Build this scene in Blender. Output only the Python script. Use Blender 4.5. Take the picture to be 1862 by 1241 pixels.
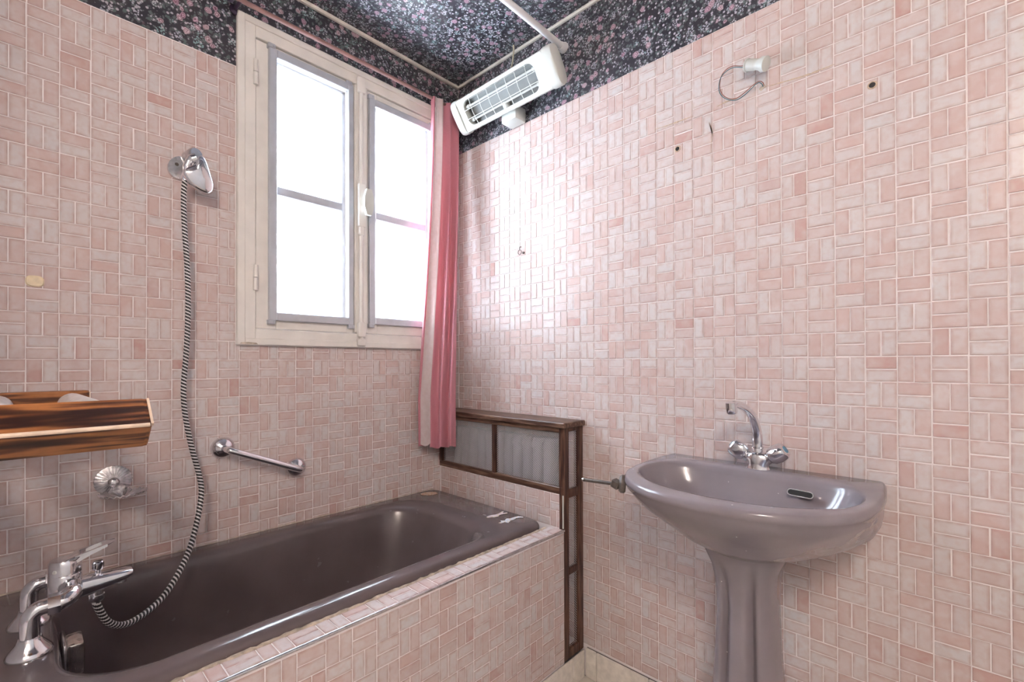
import bpy, bmesh, math, random
from mathutils import Vector, Matrix

random.seed(7)
for o in list(bpy.data.objects):
    bpy.data.objects.remove(o)
SC = bpy.context.scene
COL = SC.collection

# ------------------------------------------------------------------ camera
W_PX, H_PX = 1862, 1241
F_PX, CY_PX = 836.34, 656.3
YAW, PITCH, ROLL = 0.7564, 0.0055, -0.0028
CAM = Vector((1.67868, -1.411944, 1.14319))
_f = Vector((-math.sin(YAW), math.cos(YAW), 0)); _r = Vector((math.cos(YAW), math.sin(YAW), 0)); _u = Vector((0, 0, 1))
FW = _f * math.cos(PITCH) + _u * math.sin(PITCH)
U2 = _u * math.cos(PITCH) - _f * math.sin(PITCH)
RT = _r * math.cos(ROLL) + U2 * math.sin(ROLL)
UP = U2 * math.cos(ROLL) - _r * math.sin(ROLL)
cd = bpy.data.cameras.new('camera'); cam = bpy.data.objects.new('camera', cd); COL.objects.link(cam)
cd.sensor_width = 36; cd.lens = 36 * F_PX / W_PX; cd.shift_y = (CY_PX - H_PX / 2) / W_PX; cd.clip_start = 0.02
m = Matrix((RT, UP, -FW)).transposed().to_4x4(); m.translation = CAM
cam.matrix_world = m
SC.camera = cam

# ------------------------------------------------------------------ world, exposure
SC.view_settings.view_transform = 'Standard'
SC.view_settings.look = 'None'
SC.view_settings.gamma = 1
SC.view_settings.exposure = 1.52
SC.view_settings.use_curve_mapping = False
world = bpy.data.worlds.new('sky'); SC.world = world; world.use_nodes = True
bg = world.node_tree.nodes['Background']
bg.inputs[0].default_value = (0.80, 0.88, 1.0, 1); bg.inputs[1].default_value = 12.3
# daylight portal in the window opening (guides the sampling of the sky, adds no light)
ld = bpy.data.lights.new('window_portal', 'AREA'); ld.shape = 'RECTANGLE'; ld.size = 1.06; ld.size_y = 0.80
ld.cycles.is_portal = True
lo = bpy.data.objects.new('window_portal', ld); COL.objects.link(lo)
lo.location = (-0.14, -0.51, 1.75); lo.rotation_euler = (0, -math.pi / 2, 0)

# ------------------------------------------------------------------ materials
def new_mat(name):
    mt = bpy.data.materials.new(name); mt.use_nodes = True
    return mt, mt.node_tree, mt.node_tree.nodes['Principled BSDF']

def setp(b, col=None, rough=None, metal=None, spec=None, coat=None, sheen=None):
    if col is not None: b.inputs['Base Color'].default_value = (*col, 1)
    if rough is not None: b.inputs['Roughness'].default_value = rough
    if metal is not None: b.inputs['Metallic'].default_value = metal
    if spec is not None: b.inputs['Specular IOR Level'].default_value = spec
    if coat is not None: b.inputs['Coat Weight'].default_value = coat
    if sheen is not None: b.inputs['Sheen Weight'].default_value = sheen

def N(nt, typ, **kw):
    n = nt.nodes.new(typ)
    for k, v in kw.items():
        if k.startswith('i_'):
            n.inputs[k[2:].replace('_', ' ')].default_value = v
        else: setattr(n, k, v)
    return n

def ramp(nt, stops, src, interp='LINEAR'):
    r = nt.nodes.new('ShaderNodeValToRGB'); r.color_ramp.interpolation = interp
    els = r.color_ramp.elements
    els[0].position, els[0].color = stops[0][0], (*stops[0][1], 1)
    els[1].position, els[1].color = stops[-1][0], (*stops[-1][1], 1)
    for p, c in stops[1:-1]:
        e = els.new(p); e.color = (*c, 1)
    nt.links.new(src, r.inputs[0]); return r.outputs[0]

def mixc(nt, fac, a, b, blend='MIX'):
    n = nt.nodes.new('ShaderNodeMix'); n.data_type = 'RGBA'; n.blend_type = blend
    for s, v in ((0, fac), (6, a), (7, b)):
        if hasattr(v, 'links'): nt.links.new(v, n.inputs[s])
        else: n.inputs[s].default_value = v if s == 0 else ((*v, 1) if len(v) == 3 else v)
    return n.outputs[2]

def math_n(nt, op, a, b=None, clamp=False):
    n = nt.nodes.new('ShaderNodeMath'); n.operation = op; n.use_clamp = clamp
    for s, v in ((0, a), (1, b)):
        if v is None: continue
        if hasattr(v, 'links'): nt.links.new(v, n.inputs[s])
        else: n.inputs[s].default_value = v
    return n.outputs[0]

def noise(nt, vec, scale, detail=2.0, rough=0.5):
    n = N(nt, 'ShaderNodeTexNoise'); n.inputs['Scale'].default_value = scale; n.inputs['Detail'].default_value = detail
    n.inputs['Roughness'].default_value = rough
    if vec is not None: nt.links.new(vec, n.inputs['Vector'])
    return n

def plain(name, col, rough=0.5, metal=0.0, var=0.0, vscale=30.0, bump=0.0, spec=0.5, coat=None):
    """simple procedural material with a slight noise variation"""
    mt, nt, b = new_mat(name); setp(b, col, rough, metal, spec, coat)
    if var or bump:
        tc = N(nt, 'ShaderNodeTexCoord'); ns = noise(nt, tc.outputs['Object'], vscale, 4)
        if var:
            lo_c = tuple(c * (1 - var) for c in col); hi_c = tuple(min(1, c * (1 + var)) for c in col)
            nt.links.new(ramp(nt, [(0.3, lo_c), (0.7, hi_c)], ns.outputs[0]), b.inputs['Base Color'])
        if bump:
            bp = N(nt, 'ShaderNodeBump'); bp.inputs['Strength'].default_value = bump; bp.inputs['Distance'].default_value = 0.002
            nt.links.new(ns.outputs[0], bp.inputs['Height']); nt.links.new(bp.outputs[0], b.inputs['Normal'])
    return mt

def tile_mat(name, use_attr):
    mt, nt, b = new_mat(name)
    if use_attr:
        a = N(nt, 'ShaderNodeAttribute'); a.attribute_name = 'tile_rand'; rnd = a.outputs['Fac']
    else:
        a = N(nt, 'ShaderNodeObjectInfo'); rnd = a.outputs['Random']
    colr = ramp(nt, [(0.0, (0.630, 0.530, 0.512)), (0.26, (0.650, 0.605, 0.598)), (0.50, (0.630, 0.518, 0.495)),
                     (0.80, (0.600, 0.445, 0.415)), (0.91, (0.630, 0.600, 0.600)), (1.0, (0.540, 0.340, 0.305))], rnd)
    g = N(nt, 'ShaderNodeNewGeometry')
    off = math_n(nt, 'MULTIPLY', rnd, 37.0)
    cb = N(nt, 'ShaderNodeCombineXYZ')
    for i in range(3): nt.links.new(off, cb.inputs[i])
    ad = N(nt, 'ShaderNodeVectorMath'); ad.operation = 'ADD'
    nt.links.new(g.outputs['Position'], ad.inputs[0]); nt.links.new(cb.outputs[0], ad.inputs[1])
    n1 = noise(nt, ad.outputs[0], 32, 2)
    n2 = noise(nt, ad.outputs[0], 75, 2)
    c1 = mixc(nt, math_n(nt, 'MULTIPLY', ramp(nt, [(0.40, (0, 0, 0)), (0.72, (1, 1, 1))], n1.outputs[0]), 0.55), colr, (0.680, 0.635, 0.630))
    c2 = mixc(nt, math_n(nt, 'MULTIPLY', ramp(nt, [(0.45, (0, 0, 0)), (0.75, (1, 1, 1))], n2.outputs[0]), 0.40), c1, (0.560, 0.400, 0.360))
    ed = N(nt, 'ShaderNodeAttribute'); ed.attribute_name = 'glaze_edge'
    n3 = noise(nt, ad.outputs[0], 48, 1)
    ef = math_n(nt, 'MULTIPLY', ed.outputs['Fac'], ramp(nt, [(0.30, (0.12,) * 3), (0.65, (0.75,) * 3)], n3.outputs[0]))
    c3 = mixc(nt, ef, c2, (0.490, 0.330, 0.295))
    nt.links.new(c3, b.inputs['Base Color'])
    setp(b, None, 0.22, 0, 0.26)
    bp = N(nt, 'ShaderNodeBump'); bp.inputs['Strength'].default_value = 0.10; bp.inputs['Distance'].default_value = 0.002
    nt.links.new(n1.outputs[0], bp.inputs['Height']); nt.links.new(bp.outputs[0], b.inputs['Normal'])
    return mt

def wallpaper_mat():
    mt, nt, b = new_mat('floral_wallpaper')
    g = N(nt, 'ShaderNodeNewGeometry'); pos = g.outputs['Position']
    def vor(scale, sm=0.0, off=0.0, distort=0.0):
        mp = N(nt, 'ShaderNodeVectorMath'); mp.operation = 'ADD'; mp.inputs[1].default_value = (off, off * 1.7, off * 0.6)
        src = pos
        if distort:
            nn = noise(nt, pos, scale * 1.6, 2); v1 = N(nt, 'ShaderNodeVectorMath'); v1.operation = 'MULTIPLY_ADD'
            nt.links.new(nn.outputs['Color'], v1.inputs[0]); v1.inputs[1].default_value = (distort,) * 3
            nt.links.new(pos, v1.inputs[2]); src = v1.outputs[0]
        nt.links.new(src, mp.inputs[0])
        v = N(nt, 'ShaderNodeTexVoronoi'); v.feature = 'F1'; v.inputs['Scale'].default_value = scale
        v.inputs['Randomness'].default_value = 1.0
        nt.links.new(mp.outputs[0], v.inputs['Vector'])
        return v
    def below(sock, t, w):   # 1 where sock < t
        mr = N(nt, 'ShaderNodeMapRange'); mr.inputs['From Min'].default_value = t + w; mr.inputs['From Max'].default_value = t - w
        nt.links.new(sock, mr.inputs['Value']); return mr.outputs[0]
    def sepr(v):
        s = N(nt, 'ShaderNodeSeparateColor'); nt.links.new(v.outputs['Color'], s.inputs[0]); return s.outputs
    nz = noise(nt, pos, 9, 2)
    col = ramp(nt, [(0.3, (0.026, 0.025, 0.038)), (0.7, (0.055, 0.048, 0.058))], nz.outputs[0])
    # leaves
    lv = vor(75, off=3.1, distort=0.012); lc = sepr(lv)
    leafcol = ramp(nt, [(0.0, (0.09, 0.11, 0.11)), (0.5, (0.17, 0.19, 0.20)), (1.0, (0.11, 0.16, 0.15))], lc[0])
    col = mixc(nt, math_n(nt, 'MULTIPLY', below(lv.outputs['Distance'], 0.40, 0.05), 0.85), col, leafcol)
    lv2 = vor(115, off=8.3, distort=0.008); lc2 = sepr(lv2)
    col = mixc(nt, math_n(nt, 'MULTIPLY', below(lv2.outputs['Distance'], 0.30, 0.05), math_n(nt, 'GREATER_THAN', lc2[1], 0.55)), col, (0.16, 0.17, 0.18))
    # clusters of small pale blossoms: fine cells inside a coarser mask
    cl = vor(31, off=5.5, distort=0.016); cc = sepr(cl)
    fine = vor(185, off=1.2); fc = sepr(fine)
    blossom = ramp(nt, [(0.0, (0.42, 0.43, 0.52)), (0.5, (0.62, 0.60, 0.64)), (0.75, (0.30, 0.48, 0.48)), (1.0, (0.50, 0.47, 0.56))], cc[1])
    msk = math_n(nt, 'MULTIPLY', below(cl.outputs['Distance'], 0.40, 0.04), below(fine.outputs['Distance'], 0.44, 0.07))
    col = mixc(nt, math_n(nt, 'MULTIPLY', msk, 0.92), col, blossom)
    # scattered single blossoms
    sb = vor(85, off=11.0); sc_ = sepr(sb)
    col = mixc(nt, math_n(nt, 'MULTIPLY', below(sb.outputs['Distance'], 0.30, 0.05), math_n(nt, 'GREATER_THAN', sc_[0], 0.22)), col, (0.48, 0.45, 0.50))
    # roses with petal rings
    rs = vor(29, off=0.0, distort=0.012); rc = sepr(rs)
    pet = noise(nt, pos, 170, 2)
    ring = math_n(nt, 'SINE', math_n(nt, 'ADD', math_n(nt, 'MULTIPLY', rs.outputs['Distance'], 62.0), math_n(nt, 'MULTIPLY', pet.outputs[0], 9.0)))
    dark = mixc(nt, rc[2], (0.17, 0.07, 0.11), (0.26, 0.16, 0.18))
    lite = mixc(nt, rc[2], (0.58, 0.37, 0.47), (0.64, 0.51, 0.55))
    rose = mixc(nt, ramp(nt, [(0.25, (0, 0, 0)), (0.75, (1, 1, 1))], math_n(nt, 'MULTIPLY_ADD', ring, 0.5)), dark, lite)
    nt.nodes[-1]
    col = mixc(nt, math_n(nt, 'MULTIPLY', below(rs.outputs['Distance'], 0.28, 0.04), math_n(nt, 'GREATER_THAN', rc[1], 0.12)), col, rose)
    nt.links.new(col, b.inputs['Base Color'])
    setp(b, None, 0.36, 0, 0.5)
    return mt

def wood_mat(name, dark, mid, light, axis, rough=0.4, scale=1.0):
    mt, nt, b = new_mat(name)
    tc = N(nt, 'ShaderNodeTexCoord'); mp = N(nt, 'ShaderNodeMapping')
    s = [34 * scale] * 3; s[axis] = 3.2 * scale
    mp.inputs['Scale'].default_value = s; nt.links.new(tc.outputs['Object'], mp.inputs[0])
    n1 = noise(nt, mp.outputs[0], 1.0, 3, 0.6)
    w = math_n(nt, 'SINE', math_n(nt, 'MULTIPLY', n1.outputs[0], 26.0))
    c = ramp(nt, [(0.0, dark), (0.5, mid), (1.0, light)], math_n(nt, 'MULTIPLY_ADD', w, 0.5))
    n2 = noise(nt, tc.outputs['Object'], 60, 3)
    c = mixc(nt, math_n(nt, 'MULTIPLY', n2.outputs[0], 0.5), c, dark)
    nt.links.new(c, b.inputs['Base Color']); setp(b, None, rough)
    return mt

def enamel_mat(name, col, rough=0.16, speck=True):
    mt, nt, b = new_mat(name)
    tc = N(nt, 'ShaderNodeTexCoord')
    n1 = noise(nt, tc.outputs['Object'], 7, 4)
    c = ramp(nt, [(0.3, tuple(x * 0.90 for x in col)), (0.7, tuple(x * 1.10 for x in col))], n1.outputs[0])
    if speck:
        v = N(nt, 'ShaderNodeTexVoronoi'); v.inputs['Scale'].default_value = 34; nt.links.new(tc.outputs['Object'], v.inputs['Vector'])
        s = N(nt, 'ShaderNodeSeparateColor'); nt.links.new(v.outputs['Color'], s.inputs[0])
        f = math_n(nt, 'MULTIPLY', math_n(nt, 'LESS_THAN', v.outputs['Distance'], 0.055), math_n(nt, 'GREATER_THAN', s.outputs[0], 0.72))
        c = mixc(nt, math_n(nt, 'MULTIPLY', f, 0.8), c, (0.72, 0.68, 0.66))
    nt.links.new(c, b.inputs['Base Color'])
    n2 = noise(nt, tc.outputs['Object'], 22, 4)
    nt.links.new(ramp(nt, [(0.3, (rough * 0.7,) * 3), (0.75, (rough * 1.7,) * 3)], n2.outputs[0]), b.inputs['Roughness'])
    setp(b, None, None, 0, 0.5, 0.25)
    return mt

M = {}
M['tile'] = tile_mat('pink_tile', False)
M['tile_s'] = tile_mat('pink_tile_field', True)
M['grout'] = plain('pale_grout', (0.86, 0.80, 0.79), 0.75, var=0.06, vscale=18, bump=0.2)
M['paper'] = wallpaper_mat()
M['batten'] = plain('cream_batten', (0.74, 0.70, 0.63), 0.5, var=0.12, vscale=25)
M['paint'] = plain('cream_paint', (0.80, 0.765, 0.72), 0.35, var=0.06, vscale=14, bump=0.12)
M['alu'] = plain('silver_grey_aluminium', (0.56, 0.58, 0.63), 0.35, metal=0.35, var=0.05)
M['plainwall'] = plain('off_white_plaster', (0.78, 0.76, 0.74), 0.7, var=0.04)
M['chrome'] = plain('chrome', (0.80, 0.80, 0.83), 0.10, metal=1.0, var=0.06, vscale=60)
M['chrome_worn'] = plain('worn_chrome', (0.70, 0.69, 0.70), 0.24, metal=1.0, var=0.18, vscale=90, bump=0.08)
M['dark_metal'] = plain('tarnished_metal', (0.12, 0.10, 0.088), 0.45, metal=0.4, var=0.35, vscale=80)
M['black'] = plain('black_rubber', (0.015, 0.013, 0.014), 0.45, var=0.1)
M['silver_band'] = plain('silver_band', (0.78, 0.75, 0.75), 0.3, metal=0.15, var=0.06)
M['dark'] = plain('dark_hole', (0.018, 0.016, 0.016), 0.7, var=0.1)
M['tub'] = enamel_mat('brown_enamel', (0.125, 0.096, 0.098), 0.17, False)
M['sink'] = enamel_mat('mauve_grey_ceramic', (0.250, 0.218, 0.240), 0.16)
M['brownwood'] = wood_mat('dark_brown_wood', (0.040, 0.014, 0.010), (0.095, 0.040, 0.026), (0.17, 0.083, 0.052), 2)
M['brownwood_x'] = wood_mat('dark_brown_wood_worn', (0.060, 0.026, 0.017), (0.120, 0.058, 0.036), (0.22, 0.130, 0.085), 0)
M['rackwood'] = wood_mat('burnt_pine', (0.026, 0.009, 0.006), (0.155, 0.053, 0.022), (0.52, 0.205, 0.065), 1, 0.32, 0.8)
M['rackedge'] = plain('bare_pine_edge', (0.78, 0.62, 0.48), 0.5, var=0.15, vscale=40)
M['birch'] = plain('pale_dowel_wood', (0.62, 0.54, 0.50), 0.5, var=0.12, vscale=50)
M['mesh'] = plain('galvanised_mesh', (0.74, 0.73, 0.76), 0.45, metal=0.0, var=0.1, vscale=12)
M['white'] = plain('white_plastic', (0.62, 0.635, 0.60), 0.35, var=0.02)
M['white_rod'] = plain('white_painted_tube', (0.80, 0.79, 0.80), 0.35, var=0.03)
M['radiator'] = plain('shade_greyed_radiator', (0.36, 0.35, 0.38), 0.4, var=0.03)  # pale radiator; the shade behind the mesh is put into this grey
M['ivory'] = plain('ivory_plastic', (0.76, 0.64, 0.44), 0.35, var=0.12, vscale=70)
M['reflector'] = plain('heater_reflector', (0.20, 0.205, 0.20), 0.5, metal=0.0, var=0.04)
M['quartz'] = plain('frosted_quartz_tube', (0.55, 0.56, 0.54), 0.25, var=0.03)
M['caulk'] = plain('dirty_caulk', (0.50, 0.42, 0.34), 0.8, var=0.35, vscale=60, bump=0.5)
M['foil'] = plain('dented_chrome', (0.70, 0.66, 0.62), 0.18, metal=1.0, var=0.25, vscale=45, bump=1.0)
M['plinth'] = plain('beige_stone_tile', (0.76, 0.71, 0.64), 0.45, var=0.12, vscale=45)
M['floor'] = plain('beige_floor_tile', (0.72, 0.67, 0.60), 0.35, var=0.10, vscale=20)
M['darkgrout'] = plain('dark_joint', (0.16, 0.14, 0.13), 0.8, var=0.1)
M['rodpink'] = plain('pinkish_brown_rod', (0.30, 0.165, 0.150), 0.35, var=0.15, vscale=20)
M['purple'] = plain('dark_purple_plastic', (0.06, 0.035, 0.075), 0.4, var=0.1)
M['red_wire'] = plain('brown_red_wire', (0.25, 0.07, 0.045), 0.4, var=0.1)
M['blue_wire'] = plain('blue_green_wire', (0.045, 0.14, 0.17), 0.4, var=0.1)
M['cream_wire'] = plain('cream_cable', (0.62, 0.58, 0.44), 0.45, var=0.1)
M['blue_dot'] = plain('blue_cap', (0.10, 0.28, 0.42), 0.25, var=0.05)
M['red_dot'] = plain('dark_cap', (0.09, 0.13, 0.17), 0.25, var=0.05)
M['ext'] = plain('white_exterior_paint', (0.80, 0.80, 0.80), 0.6, var=0.03)

def curtain_mat():
    mt, nt, b = new_mat('pink_woven_cotton')
    tc = N(nt, 'ShaderNodeTexCoord'); mp = N(nt, 'ShaderNodeMapping'); mp.inputs['Scale'].default_value = (1, 1, 1)
    nt.links.new(tc.outputs['UV'], mp.inputs[0])
    ch = N(nt, 'ShaderNodeTexChecker'); ch.inputs['Scale'].default_value = 210
    nt.links.new(mp.outputs[0], ch.inputs['Vector'])
    ns = noise(nt, tc.outputs['UV'], 300, 2)
    c = mixc(nt, ch.outputs['Fac'], (0.62, 0.190, 0.260), (0.80, 0.460, 0.520))
    c = mixc(nt, math_n(nt, 'MULTIPLY', ns.outputs[0], 0.35), c, (0.60, 0.170, 0.210))
    nt.links.new(c, b.inputs['Base Color']); setp(b, None, 0.85, sheen=0.25)
    tr = N(nt, 'ShaderNodeBsdfTranslucent'); tr.inputs[0].default_value = (0.85, 0.36, 0.38, 1)
    mx = N(nt, 'ShaderNodeMixShader'); mx.inputs[0].default_value = 0.22
    out = nt.nodes['Material Output']
    nt.links.new(b.outputs[0], mx.inputs[1]); nt.links.new(tr.outputs[0], mx.inputs[2]); nt.links.new(mx.outputs[0], out.inputs[0])
    return mt
M['curtain'] = curtain_mat()
def lining_mat():
    mt, nt, b = new_mat('pale_curtain_lining')
    tc = N(nt, 'ShaderNodeTexCoord'); ns = noise(nt, tc.outputs['Object'], 60, 3)
    nt.links.new(ramp(nt, [(0.3, (0.78, 0.66, 0.65)), (0.7, (0.86, 0.78, 0.78))], ns.outputs[0]), b.inputs['Base Color'])
    setp(b, None, 0.85)
    tr = N(nt, 'ShaderNodeBsdfTranslucent'); tr.inputs[0].default_value = (0.85, 0.7, 0.68, 1)
    mx = N(nt, 'ShaderNodeMixShader'); mx.inputs[0].default_value = 0.35
    out = nt.nodes['Material Output']
    nt.links.new(b.outputs[0], mx.inputs[1]); nt.links.new(tr.outputs[0], mx.inputs[2]); nt.links.new(mx.outputs[0], out.inputs[0])
    return mt
M['lining'] = lining_mat()
def frosted_mat():
    mt, nt, b = new_mat('frosted_glass')
    tc = N(nt, 'ShaderNodeTexCoord'); ns = noise(nt, tc.outputs['Object'], 420, 2)
    setp(b, (0.9, 0.93, 0.95), 0.35, 0, 0.4)
    bp = N(nt, 'ShaderNodeBump'); bp.inputs['Strength'].default_value = 0.5; bp.inputs['Distance'].default_value = 0.001
    nt.links.new(ns.outputs[0], bp.inputs['Height'])
    tp = N(nt, 'ShaderNodeBsdfTransparent'); tp.inputs[0].default_value = (0.93, 0.96, 0.97, 1)
    tr = N(nt, 'ShaderNodeBsdfTranslucent'); tr.inputs[0].default_value = (0.92, 0.96, 0.98, 1); nt.links.new(bp.outputs[0], tr.inputs['Normal'])
    gl = N(nt, 'ShaderNodeBsdfGlossy'); gl.inputs['Roughness'].default_value = 0.3
    nt.links.new(bp.outputs[0], gl.inputs['Normal'])
    m1 = N(nt, 'ShaderNodeMixShader'); m1.inputs[0].default_value = 0.5
    nt.links.new(tp.outputs[0], m1.inputs[1]); nt.links.new(tr.outputs[0], m1.inputs[2])
    m2 = N(nt, 'ShaderNodeMixShader'); m2.inputs[0].default_value = 0.05
    nt.links.new(m1.outputs[0], m2.inputs[1]); nt.links.new(gl.outputs[0], m2.inputs[2])
    nt.links.new(m2.outputs[0], nt.nodes['Material Output'].inputs[0])
    return mt
M['frost'] = frosted_mat()
def sticker_mat(name, cols):
    mt, nt, b = new_mat(name); tc = N(nt, 'ShaderNodeTexCoord'); ns = noise(nt, tc.outputs['Object'], 110, 1)
    st = [(0.30 + 0.40 * i / (len(cols) - 1), c) for i, c in enumerate(cols)]
    nt.links.new(ramp(nt, st, ns.outputs[0], 'CONSTANT'), b.inputs['Base Color']); setp(b, None, 0.4); return mt
M['stk1'] = sticker_mat('faded_pink_sticker', [(0.72, 0.66, 0.66), (0.74, 0.60, 0.62), (0.66, 0.58, 0.36), (0.70, 0.66, 0.68)])
M['stk2'] = sticker_mat('faded_blue_sticker', [(0.60, 0.66, 0.74), (0.72, 0.72, 0.74), (0.62, 0.50, 0.36), (0.52, 0.62, 0.72)])
M['stk3'] = sticker_mat('faded_orange_sticker', [(0.58, 0.50, 0.44), (0.52, 0.26, 0.12), (0.64, 0.58, 0.52), (0.36, 0.24, 0.16)])
def lamp_mat():
    mt, nt, b = new_mat('lit_opal_glass'); setp(b, (0.9, 0.85, 0.75), 0.3)
    b.inputs['Emission Color'].default_value = (1.0, 0.86, 0.76, 1); b.inputs['Emission Strength'].default_value = 42.0
    return mt
M['lamp'] = lamp_mat()

# ------------------------------------------------------------------ geometry helpers: each returns (verts, faces) in world space
def V3(*a): return Vector(a)
def g_box(x0, x1, y0, y1, z0, z1, bev=0.0, seg=1):
    bm = bmesh.new(); bmesh.ops.create_cube(bm, size=1)
    for v in bm.verts:
        v.co = Vector((x0 + (v.co.x + .5) * (x1 - x0), y0 + (v.co.y + .5) * (y1 - y0), z0 + (v.co.z + .5) * (z1 - z0)))
    if bev: bmesh.ops.bevel(bm, geom=bm.edges[:], offset=bev, segments=seg, affect='EDGES', profile=0.5)
    return from_bm(bm)
def from_bm(bm):
    bm.verts.index_update(); r = ([v.co.copy() for v in bm.verts], [[v.index for v in f.verts] for f in bm.faces]); bm.free(); return r
def join(*gs):
    vs, fs = [], []
    for v, f in gs:
        o = len(vs); vs += list(v); fs += [[i + o for i in x] for x in f]
    return vs, fs
def xf(g, mat): return [mat @ v for v in g[0]], g[1]
def frame(d):
    d = Vector(d).normalized(); a = Vector((0, 0, 1)) if abs(d.z) < 0.9 else Vector((1, 0, 0))
    u = a.cross(d).normalized(); return u, d.cross(u), d
def g_loft(rings, cap0=True, cap1=True, closed=True):
    n = len(rings[0]); vs = [Vector(p) for r in rings for p in r]; fs = []
    for i in range(len(rings) - 1):
        for j in range(n if closed else n - 1):
            k = (j + 1) % n
            fs.append([i * n + j, i * n + k, (i + 1) * n + k, (i + 1) * n + j])
    if cap0: fs.append(list(range(n))[::-1])
    if cap1: fs.append([(len(rings) - 1) * n + j for j in range(n)])
    return vs, fs
def g_tube(pts, r, n=12, caps=True):
    pts = [Vector(p) for p in pts]; rs = r if isinstance(r, (list, tuple)) else [r] * len(pts)
    rings = []; up = None
    for i, p in enumerate(pts):
        d = (pts[min(i + 1, len(pts) - 1)] - pts[max(i - 1, 0)]).normalized()
        if up is None: u, v, _ = frame(d)
        else:
            u = (up - d * up.dot(d)).normalized(); v = d.cross(u)
        up = u
        rings.append([p + (u * math.cos(t) + v * math.sin(t)) * rs[i] for t in (2 * math.pi * j / n for j in range(n))])
    return g_loft(rings, caps, caps)
def g_lathe(prof, org, d, n=32, cap0=True, cap1=True):
    u, v, w = frame(d); org = Vector(org)
    return g_loft([[org + w * h + (u * math.cos(t) + v * math.sin(t)) * r for t in (2 * math.pi * j / n for j in range(n))] for r, h in prof], cap0, cap1)
def spline(pts, n=8):
    """Catmull-Rom through pts"""
    P = [Vector(p) for p in pts]; P = [P[0] * 2 - P[1]] + P + [P[-1] * 2 - P[-2]]; out = []
    for i in range(1, len(P) - 2):
        a, b, c, d = P[i - 1:i + 3]
        for k in range(n):
            t = k / n
            out.append(0.5 * ((2 * b) + (c - a) * t + (2 * a - 5 * b + 4 * c - d) * t * t + (3 * b - a - 3 * c + d) * t ** 3))
    out.append(P[-2]); return out
def g_prism(poly, ax_u, ax_v, ax_n, org, h, bev=0.0):
    """polygon (u,v) extruded by h along ax_n"""
    org, ax_u, ax_v, ax_n = map(Vector, (org, ax_u, ax_v, ax_n)); rings = []
    def ring(sc, hh):
        cu = sum(p[0] for p in poly) / len(poly); cv = sum(p[1] for p in poly) / len(poly)
        return [org + ax_u * (cu + (p[0] - cu) * sc) + ax_v * (cv + (p[1] - cv) * sc) + ax_n * hh for p in poly]
    if bev: rings = [ring(1, 0), ring(1, h - bev * .0 - bev), ring(1 - bev * 6, h)]
    else: rings = [ring(1, 0), ring(1, h)]
    return g_loft(rings)
def make(name, g, mat, parent=None, smooth=None, org=None, mats=None, midx=None, uv=None):
    """link one mesh object; vertices are given in world space"""
    me = bpy.data.meshes.new(name); off = Vector(org) if org is not None else Vector((0, 0, 0))
    base = Vector((0, 0, 0)); p = parent
    while p is not None: base += p.location; p = p.parent
    off_w = base + off
    me.from_pydata([tuple(Vector(v) - off_w) for v in g[0]], [], g[1])
    bm = bmesh.new(); bm.from_mesh(me); bmesh.ops.recalc_face_normals(bm, faces=bm.faces[:]); bm.to_mesh(me); bm.free()
    if mats:
        for x in mats: me.materials.append(M[x])
        if midx: me.polygons.foreach_set('material_index', midx)
    else: me.materials.append(M[mat] if isinstance(mat, str) else mat)
    if uv:
        l = me.uv_layers.new(name='UVMap')
        for lp in me.loops: l.data[lp.index].uv = uv[lp.vertex_index]
    if smooth is not None:
        me.shade_smooth(); me.set_sharp_from_angle(angle=math.radians(smooth))
    o = bpy.data.objects.new(name, me); COL.objects.link(o); o.location = off
    if parent is not None: o.parent = parent
    return o
def tag(o, label=None, cat=None, group=None, kind=None):
    for k, v in (('label', label), ('category', cat), ('group', group), ('kind', kind)):
        if v is not None: o[k] = v
    return o
def thing(name, loc, label, cat, group=None):
    o = bpy.data.objects.new(name, None); COL.objects.link(o); o.location = loc; o.empty_display_size = 0.05
    return tag(o, label, cat, group)
def struct(name, g, mat, smooth=None, **kw): return tag(make(name, g, mat, None, smooth, **kw), kind='structure')
def project(p):
    d = Vector(p) - CAM; z = d.dot(FW)
    if z < 0.05: return None
    return W_PX / 2 + F_PX * d.dot(RT) / z, CY_PX - F_PX * d.dot(UP) / z

# ------------------------------------------------------------------ tiling
GAP = 0.0027
_tm = {}
EDGE = [0.0] * 4 + [1.0] * 12
def tile_shape(w, h):
    """bevelled tile centred at the origin, face at z=0"""
    b, t = 0.0010, 0.0008
    def rc(i, z): return [(-w / 2 + i, -h / 2 + i, z), (w / 2 - i, -h / 2 + i, z), (w / 2 - i, h / 2 - i, z), (-w / 2 + i, h / 2 - i, z)]
    e = min(0.0065, min(w, h) * 0.3)
    vs = rc(e, 0.0) + rc(b, 0.0) + rc(0, -t) + rc(0, -0.004)
    fs = [[0, 1, 2, 3]]
    for r in (0, 1, 2):
        for j in range(4):
            k = (j + 1) % 4; fs.append([r * 4 + j, (r + 1) * 4 + j, (r + 1) * 4 + k, r * 4 + k])
    return vs, fs
def tile_mesh(w, h, mat='tile'):
    key = (round(w, 3), round(h, 3), mat)
    if key not in _tm:
        vs, fs = tile_shape(w, h); me = bpy.data.meshes.new('tile'); me.from_pydata(vs, [], fs); me.materials.append(M[mat]); _tm[key] = me
        at = me.attributes.new('glaze_edge', 'FLOAT', 'POINT'); at.data.foreach_set('value', EDGE)
    return _tm[key]
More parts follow.
